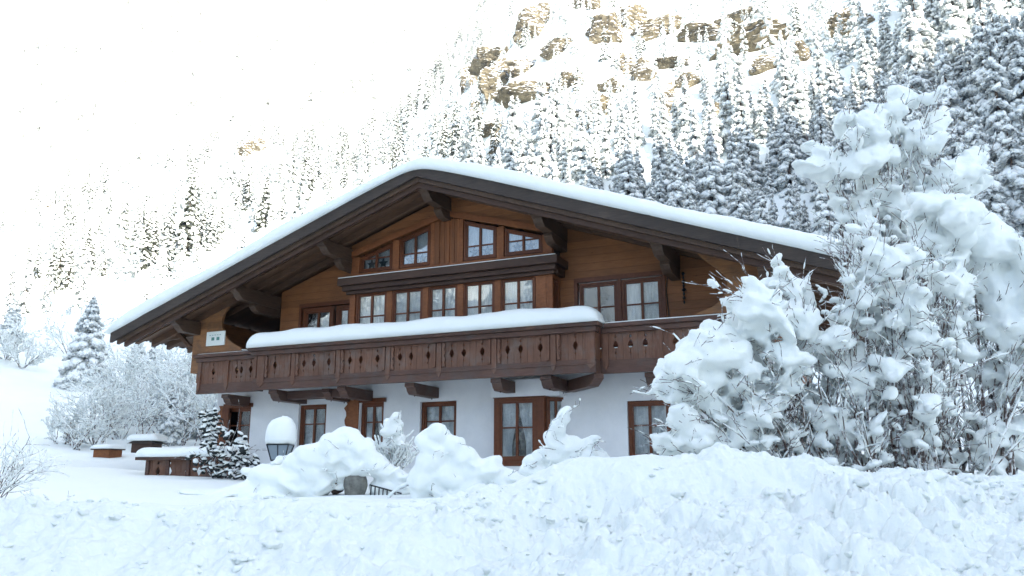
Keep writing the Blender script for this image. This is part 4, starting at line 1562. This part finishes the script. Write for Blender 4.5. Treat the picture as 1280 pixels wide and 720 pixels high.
def shrub(name, label, cat, base_px, pillows, dp, seed, voxel=.035, stems=20, twigs_per=5, group=None, stem_r=.022, infill=None, top_twigs=(), twl=.35, arch=.55,
          extra=0, fr_thick=.011, basey=None):
    rg = np.random.default_rng(seed)
    bases = []
    for (bpx, bpy) in base_px:
        b = at(bpx, bpy, dp); b[2] = float(H_(b[0], b[1])) - .15
        bases.append(b)
    org = np.mean(bases, axis=0)
    root = empty(name, org)
    tag(root, label, cat, group)
    blobs = []; segs = []
    for pl_ in pillows:
        px, py, rx, ry = pl_[:4]
        dd = pl_[4] if len(pl_) > 4 else rg.uniform(-.35, .45)
        rx *= PS; ry *= PS
        bl = px_blob(px, py, rx, ry, dp + dd, rg, 5)
        blobs += bl
        c = bl[0][0]; k = (dp + dd) / FPX
        # the bough that carries it
        b = min(bases, key=lambda q_: np.linalg.norm(q_[:2] - c[:2]) + rg.uniform(0, .8)) + rg.normal(size=3) * [.12, .12, 0]
        end = c + np.array([0, 0, -ry * k * .5])
        hgt = max(end[2] - b[2], .1)
        ctrl = b + np.array([(end[0] - b[0]) * .25, (end[1] - b[1]) * .3, hgt * (arch + .35 * rg.random())])
        pts = bez(b, ctrl, end, 12)
        pts[1:-1] += rg.normal(size=(10, 3)) * .025
        r = stem_r * rg.uniform(.6, 1.1)
        for a_ in range(11):
            ra = r * (1 - .75 * a_ / 11); rb = r * (1 - .75 * (a_ + 1) / 11)
            segs.append((pts[a_], pts[a_ + 1], ra, rb, 3))
            if a_ > 2 and rg.random() < .55:
                dv = pts[a_ + 1] - pts[a_]; dv /= np.linalg.norm(dv)
                dv = dv + rg.normal(size=3) * .6
                grow(segs, pts[a_ + 1], dv, twl * 1.3 * rg.uniform(.6, 1.3), rb * .5, 1, rg, .25, .1, 2, 5)
        for t_ in range(twigs_per):
            s0 = c + rg.normal(size=3) * [rx * k * .4, rx * k * .3, ry * k * .3]
            dv = (s0 - b); dv /= np.linalg.norm(dv); dv = dv * .5 + rg.normal(size=3) * .45 + [0, -.45, 0]
            grow(segs, s0 - dv * .08, dv, twl * rg.uniform(.4, 1.1), .0055, 1, rg, .35, .0, 2, 4)
    for (px, py, rx, ry, n, dd) in (infill or []):
        for k_ in range(n):
            c = at(px + rg.uniform(-rx, rx), py + rg.uniform(-ry, ry), dp + dd + rg.uniform(-.4, .5))
            s_ = rg.uniform(.04, .13)
            blobs.append((c, (s_ * rg.uniform(1, 1.8), s_ * 1.2, s_ * rg.uniform(.6, 1.1))))
            blobs.append((c + rg.normal(size=3) * s_ * .8, (s_ * .6, s_ * .7, s_ * .5)))
    for k_ in range(stems):      # bare upright and leaning stems
        b = bases[int(rg.integers(0, len(bases)))] + rg.normal(size=3) * [.25, .2, 0]
        dv = np.array([rg.normal() * .45, rg.normal() * .3, 1.0])
        grow(segs, b, dv, rg.uniform(1.3, 2.6), stem_r * rg.uniform(.5, 1.0), 2, rg, .12, .02, 3, 8, .6, .5)
    for (px, py, dx, dy, L, n) in top_twigs:
        for k_ in range(n):
            s0 = at(px + rg.uniform(-8, 8), py + rg.uniform(-8, 8), dp + rg.uniform(-.4, .2))
            s0 = min(blobs, key=lambda bb: np.linalg.norm(bb[0] - s0))[0].copy()
            grow(segs, s0, [dx + rg.normal() * .35, rg.normal() * .3, -dy + rg.normal() * .3], L * rg.uniform(.6, 1.3), .007, 1, rg, .15, .05, 3, 6, .6)
    branches_obj('branches', segs, root, org, 'twig')
    frost_obj('twig_snow', [s_ for s_ in segs if s_[4] > 0 or rg.random() < .15], root, org, rg, fr_thick, .6, .93)

    # little clumps caught in the twigs
    for s_ in segs:
        if s_[4] >= 1 and rg.random() < .16 + extra:
            q_ = rg.uniform(.03, .085)
            blobs.append(((s_[0] + s_[1]) / 2 + [0, 0, q_ * .4], (q_ * 1.5, q_ * 1.2, q_)))
    snow_union('snow_load', blobs, root, voxel, seed, .35, org)
    for ch in root.children:
        if ch.name.startswith(('snow', 'twig_snow')): ch['kind'] = 'stuff'
    return root


# tall frosted shrub at the right, behind the arching ones
tallp = [(1128, 122, 15, 15), (1120, 136, 12, 12), (1163, 124, 8, 9), (1056, 158, 13, 13), (1066, 172, 9, 12), (1088, 160, 18, 20), (1100, 172, 20, 16), (1108, 190, 14, 12),
         (1018, 188, 17, 9), (1034, 192, 14, 7), (1022, 211, 22, 12), (1046, 212, 24, 12), (1077, 206, 20, 20), (1082, 228, 12, 14), (1036, 234, 10, 9), (1112, 158, 12, 18),
         (1142, 170, 12, 16), (1166, 158, 12, 15), (1176, 148, 9, 14), (1130, 196, 16, 12), (1150, 194, 12, 12), (1162, 180, 14, 10), (1186, 222, 18, 14), (1204, 212, 20, 16),
         (1216, 200, 13, 14), (1220, 224, 13, 18), (1196, 236, 14, 12), (1172, 232, 10, 10), (1074, 256, 8, 10), (1098, 262, 12, 12), (1116, 282, 14, 12), (1086, 290, 12, 10),
         (1140, 300, 10, 12), (1110, 240, 13, 10), (1132, 252, 12, 10), (1148, 226, 6, 20)]
shrub('tall_shrub', 'tallest frosted shrub with round snow pads on its top twigs, at right', 'shrub',
      [(1135, 585), (1170, 585), (1110, 585)], tallp, 13.6, 21, .04, stems=6, twigs_per=5, stem_r=.03, arch=.6, twl=.38,
      infill=[(1110, 270, 45, 35, 26, 0), (1150, 330, 50, 50, 30, 0)], top_twigs=[(1160, 160, .1, -1, .5, 5), (1110, 330, -.1, -1, .6, 8), (1150, 230, .1, -1, .8, 4), (1080, 300, -.6, -1, .5, 5)], extra=.05)
rightp = [(1165, 262, 26, 14), (1185, 256, 24, 14), (1150, 278, 22, 14), (1205, 272, 24, 22), (1225, 290, 24, 22), (1190, 290, 30, 22), (1240, 312, 24, 24), (1258, 335, 22, 30), (1272, 365, 22, 34),
          (1248, 372, 18, 34), (1262, 405, 20, 28), (1285, 330, 16, 26), (1300, 370, 20, 40), (1290, 420, 22, 30), (1232, 340, 16, 24), (1242, 410, 10, 16),
          (1215, 318, 20, 18), (1180, 318, 22, 14), (1160, 300, 18, 14), (1268, 450, 24, 14), (1240, 470, 18, 10), (1275, 490, 20, 12), (1225, 528, 11, 16), (1226, 548, 7, 10),
          (1205, 440, 12, 10), (1190, 400, 12, 12), (1200, 365, 14, 12), (1180, 350, 16, 12), (1255, 545, 14, 10), (1300, 540, 20, 14), (1320, 460, 24, 30)]
shrub('snowy_shrub', 'snow-bowed shrub with a rounded snow hood at the right edge, bare stems below', 'shrub',
      [(1170, 600), (1215, 602), (1255, 600), (1135, 600)], rightp, 12.2, 22, .036, stems=20, twigs_per=3, stem_r=.026, arch=.6, twl=.42,
      infill=[(1210, 470, 70, 70, 50, .6), (1200, 560, 90, 35, 70, .2), (1190, 340, 30, 30, 10, .3)], top_twigs=[(1170, 350, -.1, -1, .5, 8), (1195, 380, .1, -1, .5, 8), (1170, 440, 0, -1, .6, 10)], extra=.03)
leftp = [(985, 357, 20, 12), (962, 362, 20, 12), (940, 372, 16, 12), (1000, 372, 14, 18), (960, 385, 28, 18), (925, 388, 10, 14), (990, 396, 20, 18), (1010, 405, 12, 18), (900, 416, 22, 11), (925, 412, 16, 10), (885, 430, 20, 14),
         (950, 415, 24, 16), (872, 440, 22, 16), (900, 446, 32, 20), (858, 456, 22, 18), (845, 470, 20, 20), (834, 484, 14, 18), (850, 490, 12, 16), (875, 470, 26, 20), (862, 488, 14, 22), (880, 495, 14, 16), (905, 480, 20, 16),
         (935, 443, 16, 16), (940, 462, 12, 12), (925, 490, 22, 12), (955, 478, 18, 14), (980, 445, 20, 14), (900, 510, 14, 14), (855, 522, 15, 16), (865, 540, 18, 16), (836, 552, 16, 9), (885, 552, 22, 14), (850, 562, 22, 9),
         (925, 540, 15, 20), (920, 556, 12, 12), (905, 570, 13, 12), (945, 520, 16, 14), (965, 505, 16, 12), (1000, 440, 16, 12), (1020, 430, 14, 14), (985, 480, 14, 12), (1060, 456, 22, 12), (1072, 475, 16, 16),
         (1080, 490, 10, 14), (1045, 465, 14, 12), (1100, 405, 20, 12), (1118, 400, 14, 10), (1125, 374, 20, 12), (1112, 366, 16, 10), (1142, 376, 14, 10), (1136, 396, 16, 14), (1150, 410, 16, 14), (1165, 428, 12, 12), (1145, 432, 10, 12),
         (1120, 330, 20, 13), (1102, 322, 18, 12), (1135, 320, 18, 12), (1090, 340, 16, 12), (1150, 336, 14, 10), (1068, 352, 12, 8), (1080, 372, 14, 12), (1060, 392, 10, 10), (1048, 420, 12, 12), (1150, 495, 22, 12), (1165, 482, 16, 10),
         (1160, 510, 14, 16), (1030, 520, 18, 12), (1012, 512, 14, 10), (1060, 540, 12, 14), (990, 545, 14, 12), (965, 555, 14, 14), (1000, 570, 14, 10), (1110, 520, 10, 14), (1095, 450, 16, 10), (940, 578, 16, 8),
         (1120, 460, 16, 12), (1005, 490, 14, 10), (1035, 488, 12, 10)]
shrub('arching_shrub', 'widest shrub, arching left over the balcony end under heavy snow pillows', 'shrub',
      [(1000, 592), (1040, 594), (1080, 596), (1120, 598), (1030, 596), (1150, 598)], leftp, 11.4, 23, .034, stems=22, twigs_per=4, stem_r=.024, arch=.45, twl=.40,
      infill=[(960, 500, 90, 60, 60, .7), (1060, 480, 80, 80, 55, .7), (1070, 560, 90, 35, 70, .3), (900, 480, 50, 60, 25, .5), (1080, 400, 40, 50, 22, .4)],
      top_twigs=[(1050, 330, -.5, -1, .5, 12), (1080, 300, -.2, -1, .5, 8), (960, 380, -1, -.5, .5, 10), (1000, 420, -.6, -1, .6, 8), (850, 570, -1, -.2, .3, 8), (870, 480, -1, .2, .3, 8)], extra=.03)


# ------------------------------------------------------------------ garden humps
def hump(name, label, cat, pillows, dp, seed, twigs=10, group=None, vox=.035, twl=.25, smooth_sats=2, loc=None):
    rg = np.random.default_rng(seed)
    blobs = []; segs = []
    for pl_ in pillows:
        px, py, rx, ry = pl_[:4]; dd = pl_[4] if len(pl_) > 4 else 0
        blobs += px_blob(px, py, rx, ry, dp + dd, rg, smooth_sats, 1.0)
        twigs = twigs * 1
        for t_ in range(twigs // len(pillows) + (rg.random() < (twigs % len(pillows)) / len(pillows))):
            c, rad = blobs[-1 - smooth_sats]
            s0 = c + np.array([rg.uniform(-.8, .8) * rad[0], -rad[1] * .8, rg.uniform(-.6, .5) * rad[2]])
            grow(segs, s0, [rg.normal() * .6, -.5, rg.uniform(-.4, .7)], twl * rg.uniform(.5, 1.2), .006, 1, rg, .3, 0, 2, 4)
    org = blobs[0][0].copy(); org[2] = float(H_(org[0], org[1]))
    root = empty(name, org); tag(root, label, cat, group)
    if segs:
        branches_obj('branches', segs, root, org, 'twig', .003)
        frost_obj('twig_snow', segs, root, org, rg, .010, .6)
    snow_union('snow_load', blobs, root, vox, seed, .26, org, 3, .013)
    for ch in root.children: ch['kind'] = 'stuff'
    return root


hump('snowed_bush', 'broad snow-buried bush mound with dark hollow below, left of centre', 'bush',
     [(300, 616, 42, 12), (255, 620, 30, 8), (350, 620, 44, 14), (395, 620, 22, 12), (362, 580, 20, 10, .9), (335, 592, 26, 12, 1.2), (485, 612, 26, 14), (345, 598, 34, 16), (372, 582, 20, 14), (392, 572, 24, 20), (415, 562, 22, 20), (430, 552, 20, 18), (447, 562, 20, 20), (432, 545, 10, 10), (440, 580, 20, 16), (465, 580, 18, 18), (480, 592, 20, 13),
      (395, 596, 22, 22), (380, 610, 22, 13), (425, 592, 9, 16), (500, 600, 18, 9), (412, 578, 16, 16), (350, 606, 30, 14), (428, 608, 6, 6), (450, 590, 22, 8)], 15.6, 31, 16, smooth_sats=3)
hump('snowed_bush', 'tall smooth snow-draped bush between the mound with the hollow and the bay window', 'bush',
     [(546, 542, 17, 14), (535, 556, 17, 18), (540, 580, 22, 24), (530, 600, 17, 24), (528, 618, 15, 14), (565, 560, 17, 16), (580, 575, 22, 16), (600, 590, 26, 14), (625, 595, 24, 12), (565, 595, 26, 20), (550, 615, 26, 14), (590, 610, 30, 14),
      (640, 600, 26, 10), (560, 628, 34, 10), (610, 622, 34, 12)], 14.2, 32, 12, smooth_sats=3)
hump('snowed_bush', 'snow-covered shrub with a tall pointed spire in front of the bay window', 'bush',
     [(707, 514, 8, 7), (704, 524, 8, 11), (697, 538, 10, 14), (689, 552, 10, 14), (700, 556, 12, 16), (712, 562, 18, 14), (690, 572, 18, 12), (725, 568, 20, 14), (744, 574, 18, 12), (712, 580, 26, 10), (665, 580, 12, 10), (676, 572, 10, 10), (730, 556, 12, 6),
      (744, 548, 9, 6), (738, 552, 8, 6), (710, 592, 40, 12), (670, 590, 24, 12), (750, 588, 26, 12)], 12.8, 33, 22, smooth_sats=2, vox=.03)
hump('snowed_bush', 'small twiggy bush with a tall snow cap beside the ground floor window', 'bush',
     [(491, 528, 10, 10), (489, 540, 14, 12), (495, 552, 12, 9), (483, 556, 8, 6)], 17.2, 34, 8, smooth_sats=2, vox=.03)
rg = np.random.default_rng(91)
segs = []
for k in range(46):
    b = at(490 + rg.uniform(-10, 12), 595, 17.2); b[2] = at(490, 592, 17.2)[2]
    grow(segs, b, [rg.normal() * .5, rg.normal() * .3, 1], rg.uniform(.35, .75), .008, 1, rg, .2, .0, 3, 5)
tw = branches_obj('twiggy_bush', segs, None, np.zeros(3), 'twig', .004)
tag(tw, 'bare fanned twigs under the tall snow cap beside the window', 'bush')
frost_obj('twig_snow', segs, tw, np.zeros(3), rg, .016, .9)

# stone and dark hollow under the broad mound
p = at(444, 607, 15.55)
nn = 1 + .16 * fbm(IV3[:, 0] * 1.3, IV3[:, 1] * 1.3, IV3[:, 2] * 1.3, 4)
o = link('garden_stone', mesh_np('garden_stone', IV3 * nn[:, None] * [.21, .22, .34], [IF3], ['stone'], smooth=True), None, p)
tag(o, 'upright grey garden stone showing under the broad snow mound', 'stone')
p = at(420, 606, 15.75)
nn = 1 + .3 * fbm(IV3[:, 0] * 1.3 + 9, IV3[:, 1] * 1.3, IV3[:, 2] * 1.3, 4)
o = link('garden_stone', mesh_np('garden_stone', IV3 * nn[:, None] * [.17, .2, .17], [IF3], ['bark'], smooth=True), None, p)
tag(o, 'dark brown stone in the hollow left of the upright grey stone', 'stone')
# bent railing bars between the mounds
m = MB()
for k in range(7):
    a = at(464 + k * 5, 606 + k * 1.5, 15.3); b = at(463 + k * 5, 624 + k * .8, 15.3)
    m.tube([a, b], .012, 5)
m.tube([at(462, 606, 15.3), at(502, 617, 15.3)], .014, 5)
tag(m.build('garden_railing', 'iron'), 'low dark railing half buried between the snow mounds', 'railing')
m = MB(); m.tube([at(x, y, 14.4) for x, y in ((482, 628), (488, 620), (498, 612), (510, 606), (522, 602))], [.012, .02, .022, .02, .012], 6, 0)
tag(m.build('bent_branch', 'twig'), 'bent snowy branch arching from the snow beside the low dark railing', 'branch')
m2 = MB(); m2.tube([at(x, y - 2.2, 14.4) for x, y in ((482, 628), (488, 620), (498, 612), (510, 606), (522, 602))], [.012, .026, .03, .026, .012], 8)
m2.build('branch_snow', 'snow', bpy.data.objects['bent_branch'], smooth=True)

# ------------------------------------------------------------------ lantern
lp = at(350, 567, 18.6)
L0 = empty('garden_lantern', (lp[0], lp[1], lp[2] - .53)); tag(L0, 'black iron garden lantern buried under a tall rounded snow cap', 'lantern')
m = MB()
w0, w1, zt, zb = .24, .15, .72, .38
for sx_ in (-1, 1):
    for sy_ in (-1, 1):
        m.tube([(sx_ * w0, sy_ * w0, zt), (sx_ * w1, sy_ * w1, zb)], .014, 5)
for w_, z_ in ((w0, zt), (w1, zb)):
    for a, b in (((-1, -1), (1, -1)), ((1, -1), (1, 1)), ((1, 1), (-1, 1)), ((-1, 1), (-1, -1))):
        m.tube([(a[0] * w_, a[1] * w_, z_), (b[0] * w_, b[1] * w_, z_)], .015, 5)
m.tube([(0, -w0, zt), (0, -w1, zb)], .010, 5)
m.build('frame', 'iron', L0)
m = MB(); m._add([(sx_ * w_ * .95, sy_ * w_ * .95, z_) for z_, w_ in ((zb, w1), (zt, w0)) for sx_, sy_ in ((-1, -1), (1, -1), (1, 1), (-1, 1))],
                 [(0, 1, 5, 4), (1, 2, 6, 5), (2, 3, 7, 6), (3, 0, 4, 7)]); m.build('pane', 'lamp_glass', L0)
m = MB(); m.tube([(0, 0, -.9), (0, 0, .38)], .03, 8); m.build('pole', 'iron', L0)
nv = 32; V = []; prof = [(.0, .0), (.20, 0), (.315, .01), (.335, .10), (.33, .28), (.30, .42), (.22, .54), (.12, .59), (0, .605)]
for r_, z_ in prof:
    for k in range(nv):
        a = 2 * math.pi * k / nv
        f_ = 1 + .05 * float(fbm(np.array(math.cos(a)), math.sin(a), z_ * 2, 2))
        V.append((r_ * f_ * math.cos(a), r_ * f_ * math.sin(a) * .95, .735 + z_ * (1 + .04 * math.cos(a))))
F = [(i * nv + k, i * nv + (k + 1) % nv, (i + 1) * nv + (k + 1) % nv, (i + 1) * nv + k) for i in range(len(prof) - 1) for k in range(nv)]
m = MB(); m._add(V, F); m.build('snow_cap', 'snow', L0, smooth=True)


# ------------------------------------------------------------------ small timber structures at the left
def snow_slab(name, w, d, h, parent, z, seed=0, over=.08):
    return snow_bar(name, -w / 2 - over, w / 2 + over, -d / 2 - over, d / 2 + over, z, h, parent, res=.06, seed=seed, endl=.22, flat=3.2)


p = at(222, 596, 21.5)
E0 = empty('timber_well', (p[0], p[1], p[2] - .2), -.25)
tag(E0, 'brown wooden garden trough with carved boards and a thick snow slab, left of the chalet', 'trough')
m = MB(); boards(m, -.95, .95, 0, [-.6, -.2, .2, .6], 0, .62); boards(m, 0, .9, .95, [], 0, .62, mp=lambda x, z, y: (y, x, z)); boards(m, 0, .9, -.97, [], 0, .62, mp=lambda x, z, y: (y, x, z))
m.build('side_boards', 'balc_wood', E0)
for xx in (-.9, -.3, .3, .9):
    MB().box(xx - .05, xx + .05, -.05, -.002, -.3, .62).build('post', 'balc_rail', E0, bevel=.006)
MB().box(-1.2, 1.2, -.16, 1.0, .622, .70).build('top', 'balc_rail', E0, bevel=.01)
s_ = snow_slab('snow_slab', 2.4, 1.15, .26, E0, .70, 3); s_.location = (0, .42, 0)
p = at(183, 562, 26)
E1 = empty('feeding_hut', (p[0], p[1], p[2] - .1), -.2)
tag(E1, 'little dark wooden hut with a peaked snow cap behind the trough', 'hut')
MB().box(-.36, .36, -.25, .25, 0, .30).build('wall', 'ledge', E1, bevel=.01)
MB().prism([(-.48, .28), (.48, .28), (.05, .44), (-.05, .44)], -.32, .32).build('roof', 'dark_wood', E1)
snow_slab('snow_cap', .92, .62, .22, E1, .36, 4)
p = at(134, 573, 29)
E2 = empty('wooden_box', (p[0], p[1], p[2] - .1), -.3)
tag(E2, 'small orange-brown wooden box under flat snow at the foot of the trees', 'box')
MB().box(-.34, .34, -.3, .3, 0, .38).build('body', 'trim_wood', E2, bevel=.01)
MB().box(-.42, .42, -.36, .36, .382, .42).build('lid', 'ledge', E2, bevel=.01)
snow_slab('snow_cap', .80, .7, .16, E2, .42, 5)
# railing with snow in front of the leftmost door
E3 = empty('snowy_post', hw(-6.95, -.55, 1.95), -A); tag(E3, 'snow-capped pale post by the leftmost door of the chalet', 'post')
m = MB(); m.box(-.2, .2, -.15, .15, 0, .55); m.build('body', 'plaster', E3, bevel=.02)
snow_slab('snow_cap', .42, .32, .42, E3, .552, 7, .03)


# ------------------------------------------------------------------ nearer trees on the left slope
def placed_tree(px, pyb, pyt, seed, snowy, fat, label, group=None, dp=None):
    if dp is None:
        g, dp = ground_hit(px, pyb)
    else:
        g = at(px, pyb, dp); g[2] = float(H_(g[0], g[1]))
    h = (pyb - pyt) / FPX * dp * 1.03
    nd, sn, tk = conifer(h, seed, 2, snowy, fat)
    root = empty('spruce', g - [0, 0, .1]); tag(root, label, 'spruce tree', group)
    for nm, prt, mt in (('needles', nd, 'needles'), ('snow_load', sn, 'tree_snow'), ('trunk', tk, 'bark')):
        V, F, mi = merge([(*prt, 0)])
        link(nm, mesh_np(nm, V, F, [mt], smooth=True), root)
    root.rotation_euler = (0, 0, seed)
    return root


placed_tree(105, 486, 370, 501, .8, .29, 'spruce standing alone in the blue shade left of the roof tip')
placed_tree(12, 428, 366, 502, .85, .24, 'half-cut spruce at the left edge above the open snow slope')
placed_tree(132, 562, 500, 503, .9, .20, 'small snowy spruce at the left of the frosted thicket by the wooden box', dp=38)
placed_tree(212, 560, 478, 504, .95, .22, 'snowy spruce directly behind the little dark hut', dp=36)
placed_tree(180, 556, 455, 509, .6, .2, 'taller dark-needled spruce at the back middle of the thicket', dp=42)
placed_tree(262, 545, 425, 505, .7, .28, 'spruce behind the left corner of the balcony', dp=40)
placed_tree(240, 540, 440, 506, .6, .3, 'dark snow-streaked spruce in the frosted thicket below the left eave', dp=44)
placed_tree(160, 560, 440, 507, .8, .16, 'slim spruce in the middle of the frosted thicket', dp=44)
placed_tree(200, 352, 300, 508, .5, .2, 'small spruce poking up just above the left roof slope', None)


def frosted_tree(px, pyb, h, dp, seed, label, group=None, n=7, lean=0, thick=.022, spread=.55, lev=3, r=.035, up=.1, cat='tree', droop=0):
    rg = np.random.default_rng(seed)
    g = at(px, pyb, dp); g[2] = float(H_(g[0], g[1])) - .05
    segs = []
    for k in range(n):
        d = np.array([rg.normal() * spread * .6 + lean, rg.normal() * spread * .5, 1.0])
        grow(segs, g + rg.normal(size=3) * [.15, .15, 0], d, h * rg.uniform(.55, .8), r * rg.uniform(.6, 1), lev, rg, .20, up, 4.2, 8, .75, .5)
    root = empty('frosted_tree' if cat == 'tree' else 'frosted_bush', g); tag(root, label, cat, group)
    branches_obj('branches', segs, root, g, 'twig', .004 * dp / 25)
    frost_obj('twig_snow', segs, root, g, rg, thick * .62, .75, .95, 1.7)
    return root


frosted_tree(168, 570, 3.6, 34, 601, 'bare frosted tree in front of the thicket, above the wooden box', n=4, thick=.022)
frosted_tree(120, 575, 2.4, 33, 602, 'low frosted bush at the left foot of the thicket', cat='bush', n=9, thick=.03, spread=.9)
frosted_tree(95, 580, 1.7, 32, 603, 'leftmost frosted bush of the thicket, spreading flat', cat='bush', n=9, thick=.03, spread=1.1)
frosted_tree(196, 560, 3.9, 37, 604, 'frosted tree behind the little dark hut with drooping white crown', n=6, thick=.035, spread=.7)
frosted_tree(228, 552, 4.3, 36, 605, 'bushy white frosted tree under the left eave', n=7, thick=.04, spread=.7)
frosted_tree(252, 548, 3.6, 33, 606, 'frosted tree touching the left end of the balcony', n=6, thick=.035, spread=.6)
frosted_tree(150, 562, 3.6, 40, 607, 'dense frosted tree in the back of the thicket', n=7, thick=.035, spread=.7)
frosted_tree(215, 560, 3.8, 39, 615, 'full frosted tree rising behind the trough', n=9, thick=.04, spread=.8)
frosted_tree(180, 560, 4.4, 43, 616, 'tall frosted tree at the back of the thicket, nearest the roof tip', n=8, thick=.045, spread=.7)
frosted_tree(240, 556, 4.0, 40, 617, 'dense frosted tree filling the gap beside the balcony end', n=9, thick=.04, spread=.8)
frosted_tree(145, 568, 2.6, 36, 618, 'round frosted bush just behind the small wooden box', cat='bush', n=10, thick=.035, spread=.9)
frosted_tree(75, 565, 1.0, 33, 608, 'tiny frosted shrub out on the open snow left of the thicket', cat='bush', n=6, thick=.03, spread=1.0)
g, d_ = ground_hit(38, 462)
frosted_tree(28, 462, 3.0, d_ * .98, 609, 'frosted bush below the half-cut spruce at the left edge', cat='bush', n=7, thick=.05, spread=.9, r=.05)
frosted_tree(8, 450, 3.2, d_, 610, 'second frosted bush at the left edge, nearer the frame', cat='bush', n=7, thick=.05, spread=.8, r=.05)
g, d_ = ground_hit(85, 445)
frosted_tree(84, 452, 5.5, d_, 611, 'frosted leafless tree just left of the lone spruce', n=7, thick=.055, spread=.7, r=.05)
# twiggy shrub cut by the left edge, close to the camera
frosted_tree(-8, 603, 1.15, 13.0, 612, 'twiggy frosted shrub reaching in from the left edge of the garden', cat='bush', n=9, thick=.010, spread=.8, lean=.35, lev=2, r=.012, up=0)
frosted_tree(-18, 600, 1.6, 13.2, 613, 'long bare twigs reaching in from the left edge over the garden snow', cat='bush', n=4, thick=.006, spread=.4, lean=.45, lev=1, r=.010)
frosted_tree(60, 604, .35, 12.8, 614, 'low arching twigs lying on the garden snow at left', cat='bush', n=5, thick=.012, spread=1.6, lean=.3, lev=1, r=.008, up=-.2)

# dark evergreen shrub with snow left of the lantern
rg = np.random.default_rng(71)
A0 = []; A1 = []; Bn0 = []; Bn1 = []; Wd = []
org = at(275, 594, 20.2)
for k in range(620):
    px = rg.uniform(238, 322); py = rg.uniform(512, 596)
    # leaning crescent outline: top near (268,520), foot spreading to (320,590)
    cx = np.interp(py, [512, 530, 550, 570, 596], [262, 275, 285, 280, 275]); hwid = np.interp(py, [512, 530, 550, 570, 596], [10, 22, 24, 40, 48])
    if abs(px - cx) > hwid: continue
    if rg.random() < .2 + .7 * (perlin(px * .05, py * .05, 3.3) > .08): continue
    c = at(px, py, 20.2 + rg.uniform(-.45, .45))
    d = np.array([rg.normal(), rg.normal() * .6, -.35 + .3 * rg.normal()]); d /= np.linalg.norm(d)
    L = rg.uniform(.12, .26)
    Bn0.append(c); Bn1.append(c + d * L); A0.append(c + [0, 0, .035]); A1.append(c + d * L * .8 + [0, 0, .035]); Wd.append(rg.uniform(.03, .06))
root = empty('evergreen_shrub', org); tag(root, 'dark evergreen shrub dusted with snow in front of the leftmost door', 'shrub')
V, T, Q = spindles(np.array(Bn0) - org, np.array(Bn1) - org, np.array(Wd), np.array(Wd) * .6, 5)
dk = NT('dark_needles').done((.028, .034, .034), .8, None, .1); M['dark_needles'] = dk
link('foliage', mesh_np('foliage', V, [T, Q], ['dark_needles']), root)
kk = rg.random(len(A0)) < .75
V, T, Q = spindles((np.array(A0) - org)[kk], (np.array(A1) - org)[kk], np.array(Wd)[kk] * 1.15, np.array(Wd)[kk] * .75, 6)
link('snow_load', mesh_np('snow_load', V, [T, Q], ['snow'], smooth=True), root)
segs = []
for k in range(14):
    b = at(275 + rg.uniform(-8, 8), 600, 20.3)
    grow(segs, b, [rg.normal() * .5, rg.normal() * .3, 1], rg.uniform(.8, 1.4), .014, 1, rg, .2, 0, 2, 6)
branches_obj('branches', segs, root, org, 'twig')

for o in bpy.data.objects:
    if o.name.split('.')[0] == 'twig_snow': o['kind'] = 'stuff'
# ================================================================== LIGHT
w = bpy.data.worlds.new('World'); scene.world = w; w.use_nodes = True
nt_ = w.node_tree
bg = nt_.nodes['Background']
sky = nt_.nodes.new('ShaderNodeTexSky'); sky.sky_type = 'NISHITA'; sky.sun_disc = False
sky.sun_elevation = SUN_EL
sky.sun_rotation = math.pi - SUN_AZ
sky.altitude = 1300; sky.air_density = 1.0; sky.dust_density = 1.5; sky.ozone_density = .8
nt_.links.new(sky.outputs[0], bg.inputs[0]); bg.inputs[1].default_value = .15
ld = bpy.data.lights.new('sun', 'SUN'); ld.energy = 5.0; ld.angle = math.radians(.5); ld.color = (1, .93, .80)
sun = link('sun', ld)
sun.rotation_euler = Vector(S).to_track_quat('Z', 'Y').to_euler()
scene.view_settings.view_transform = 'Standard'
scene.view_settings.look = 'None'
scene.view_settings.exposure = 1.88
scene.view_settings.gamma = 1

# hazy sunlit air of the valley
m = MB(); m.box(-1300, 1300, -440, 1700, -1.5, 1520)
hz = m.build('haze', 'snow')
hm = bpy.data.materials.new('valley_haze'); hm.use_nodes = True
hm.node_tree.nodes.clear()
vo = hm.node_tree.nodes.new('ShaderNodeVolumePrincipled'); oo = hm.node_tree.nodes.new('ShaderNodeOutputMaterial')
vo.inputs['Color'].default_value = (.93, .95, 1, 1); vo.inputs['Density'].default_value = .0004; vo.inputs['Anisotropy'].default_value = .3
hm.node_tree.links.new(vo.outputs[0], oo.inputs['Volume'])
hz.data.materials.clear(); hz.data.materials.append(hm)
tag(hz, kind='stuff'); hz['label'] = 'thin bright haze filling the valley air'; hz['category'] = 'haze'
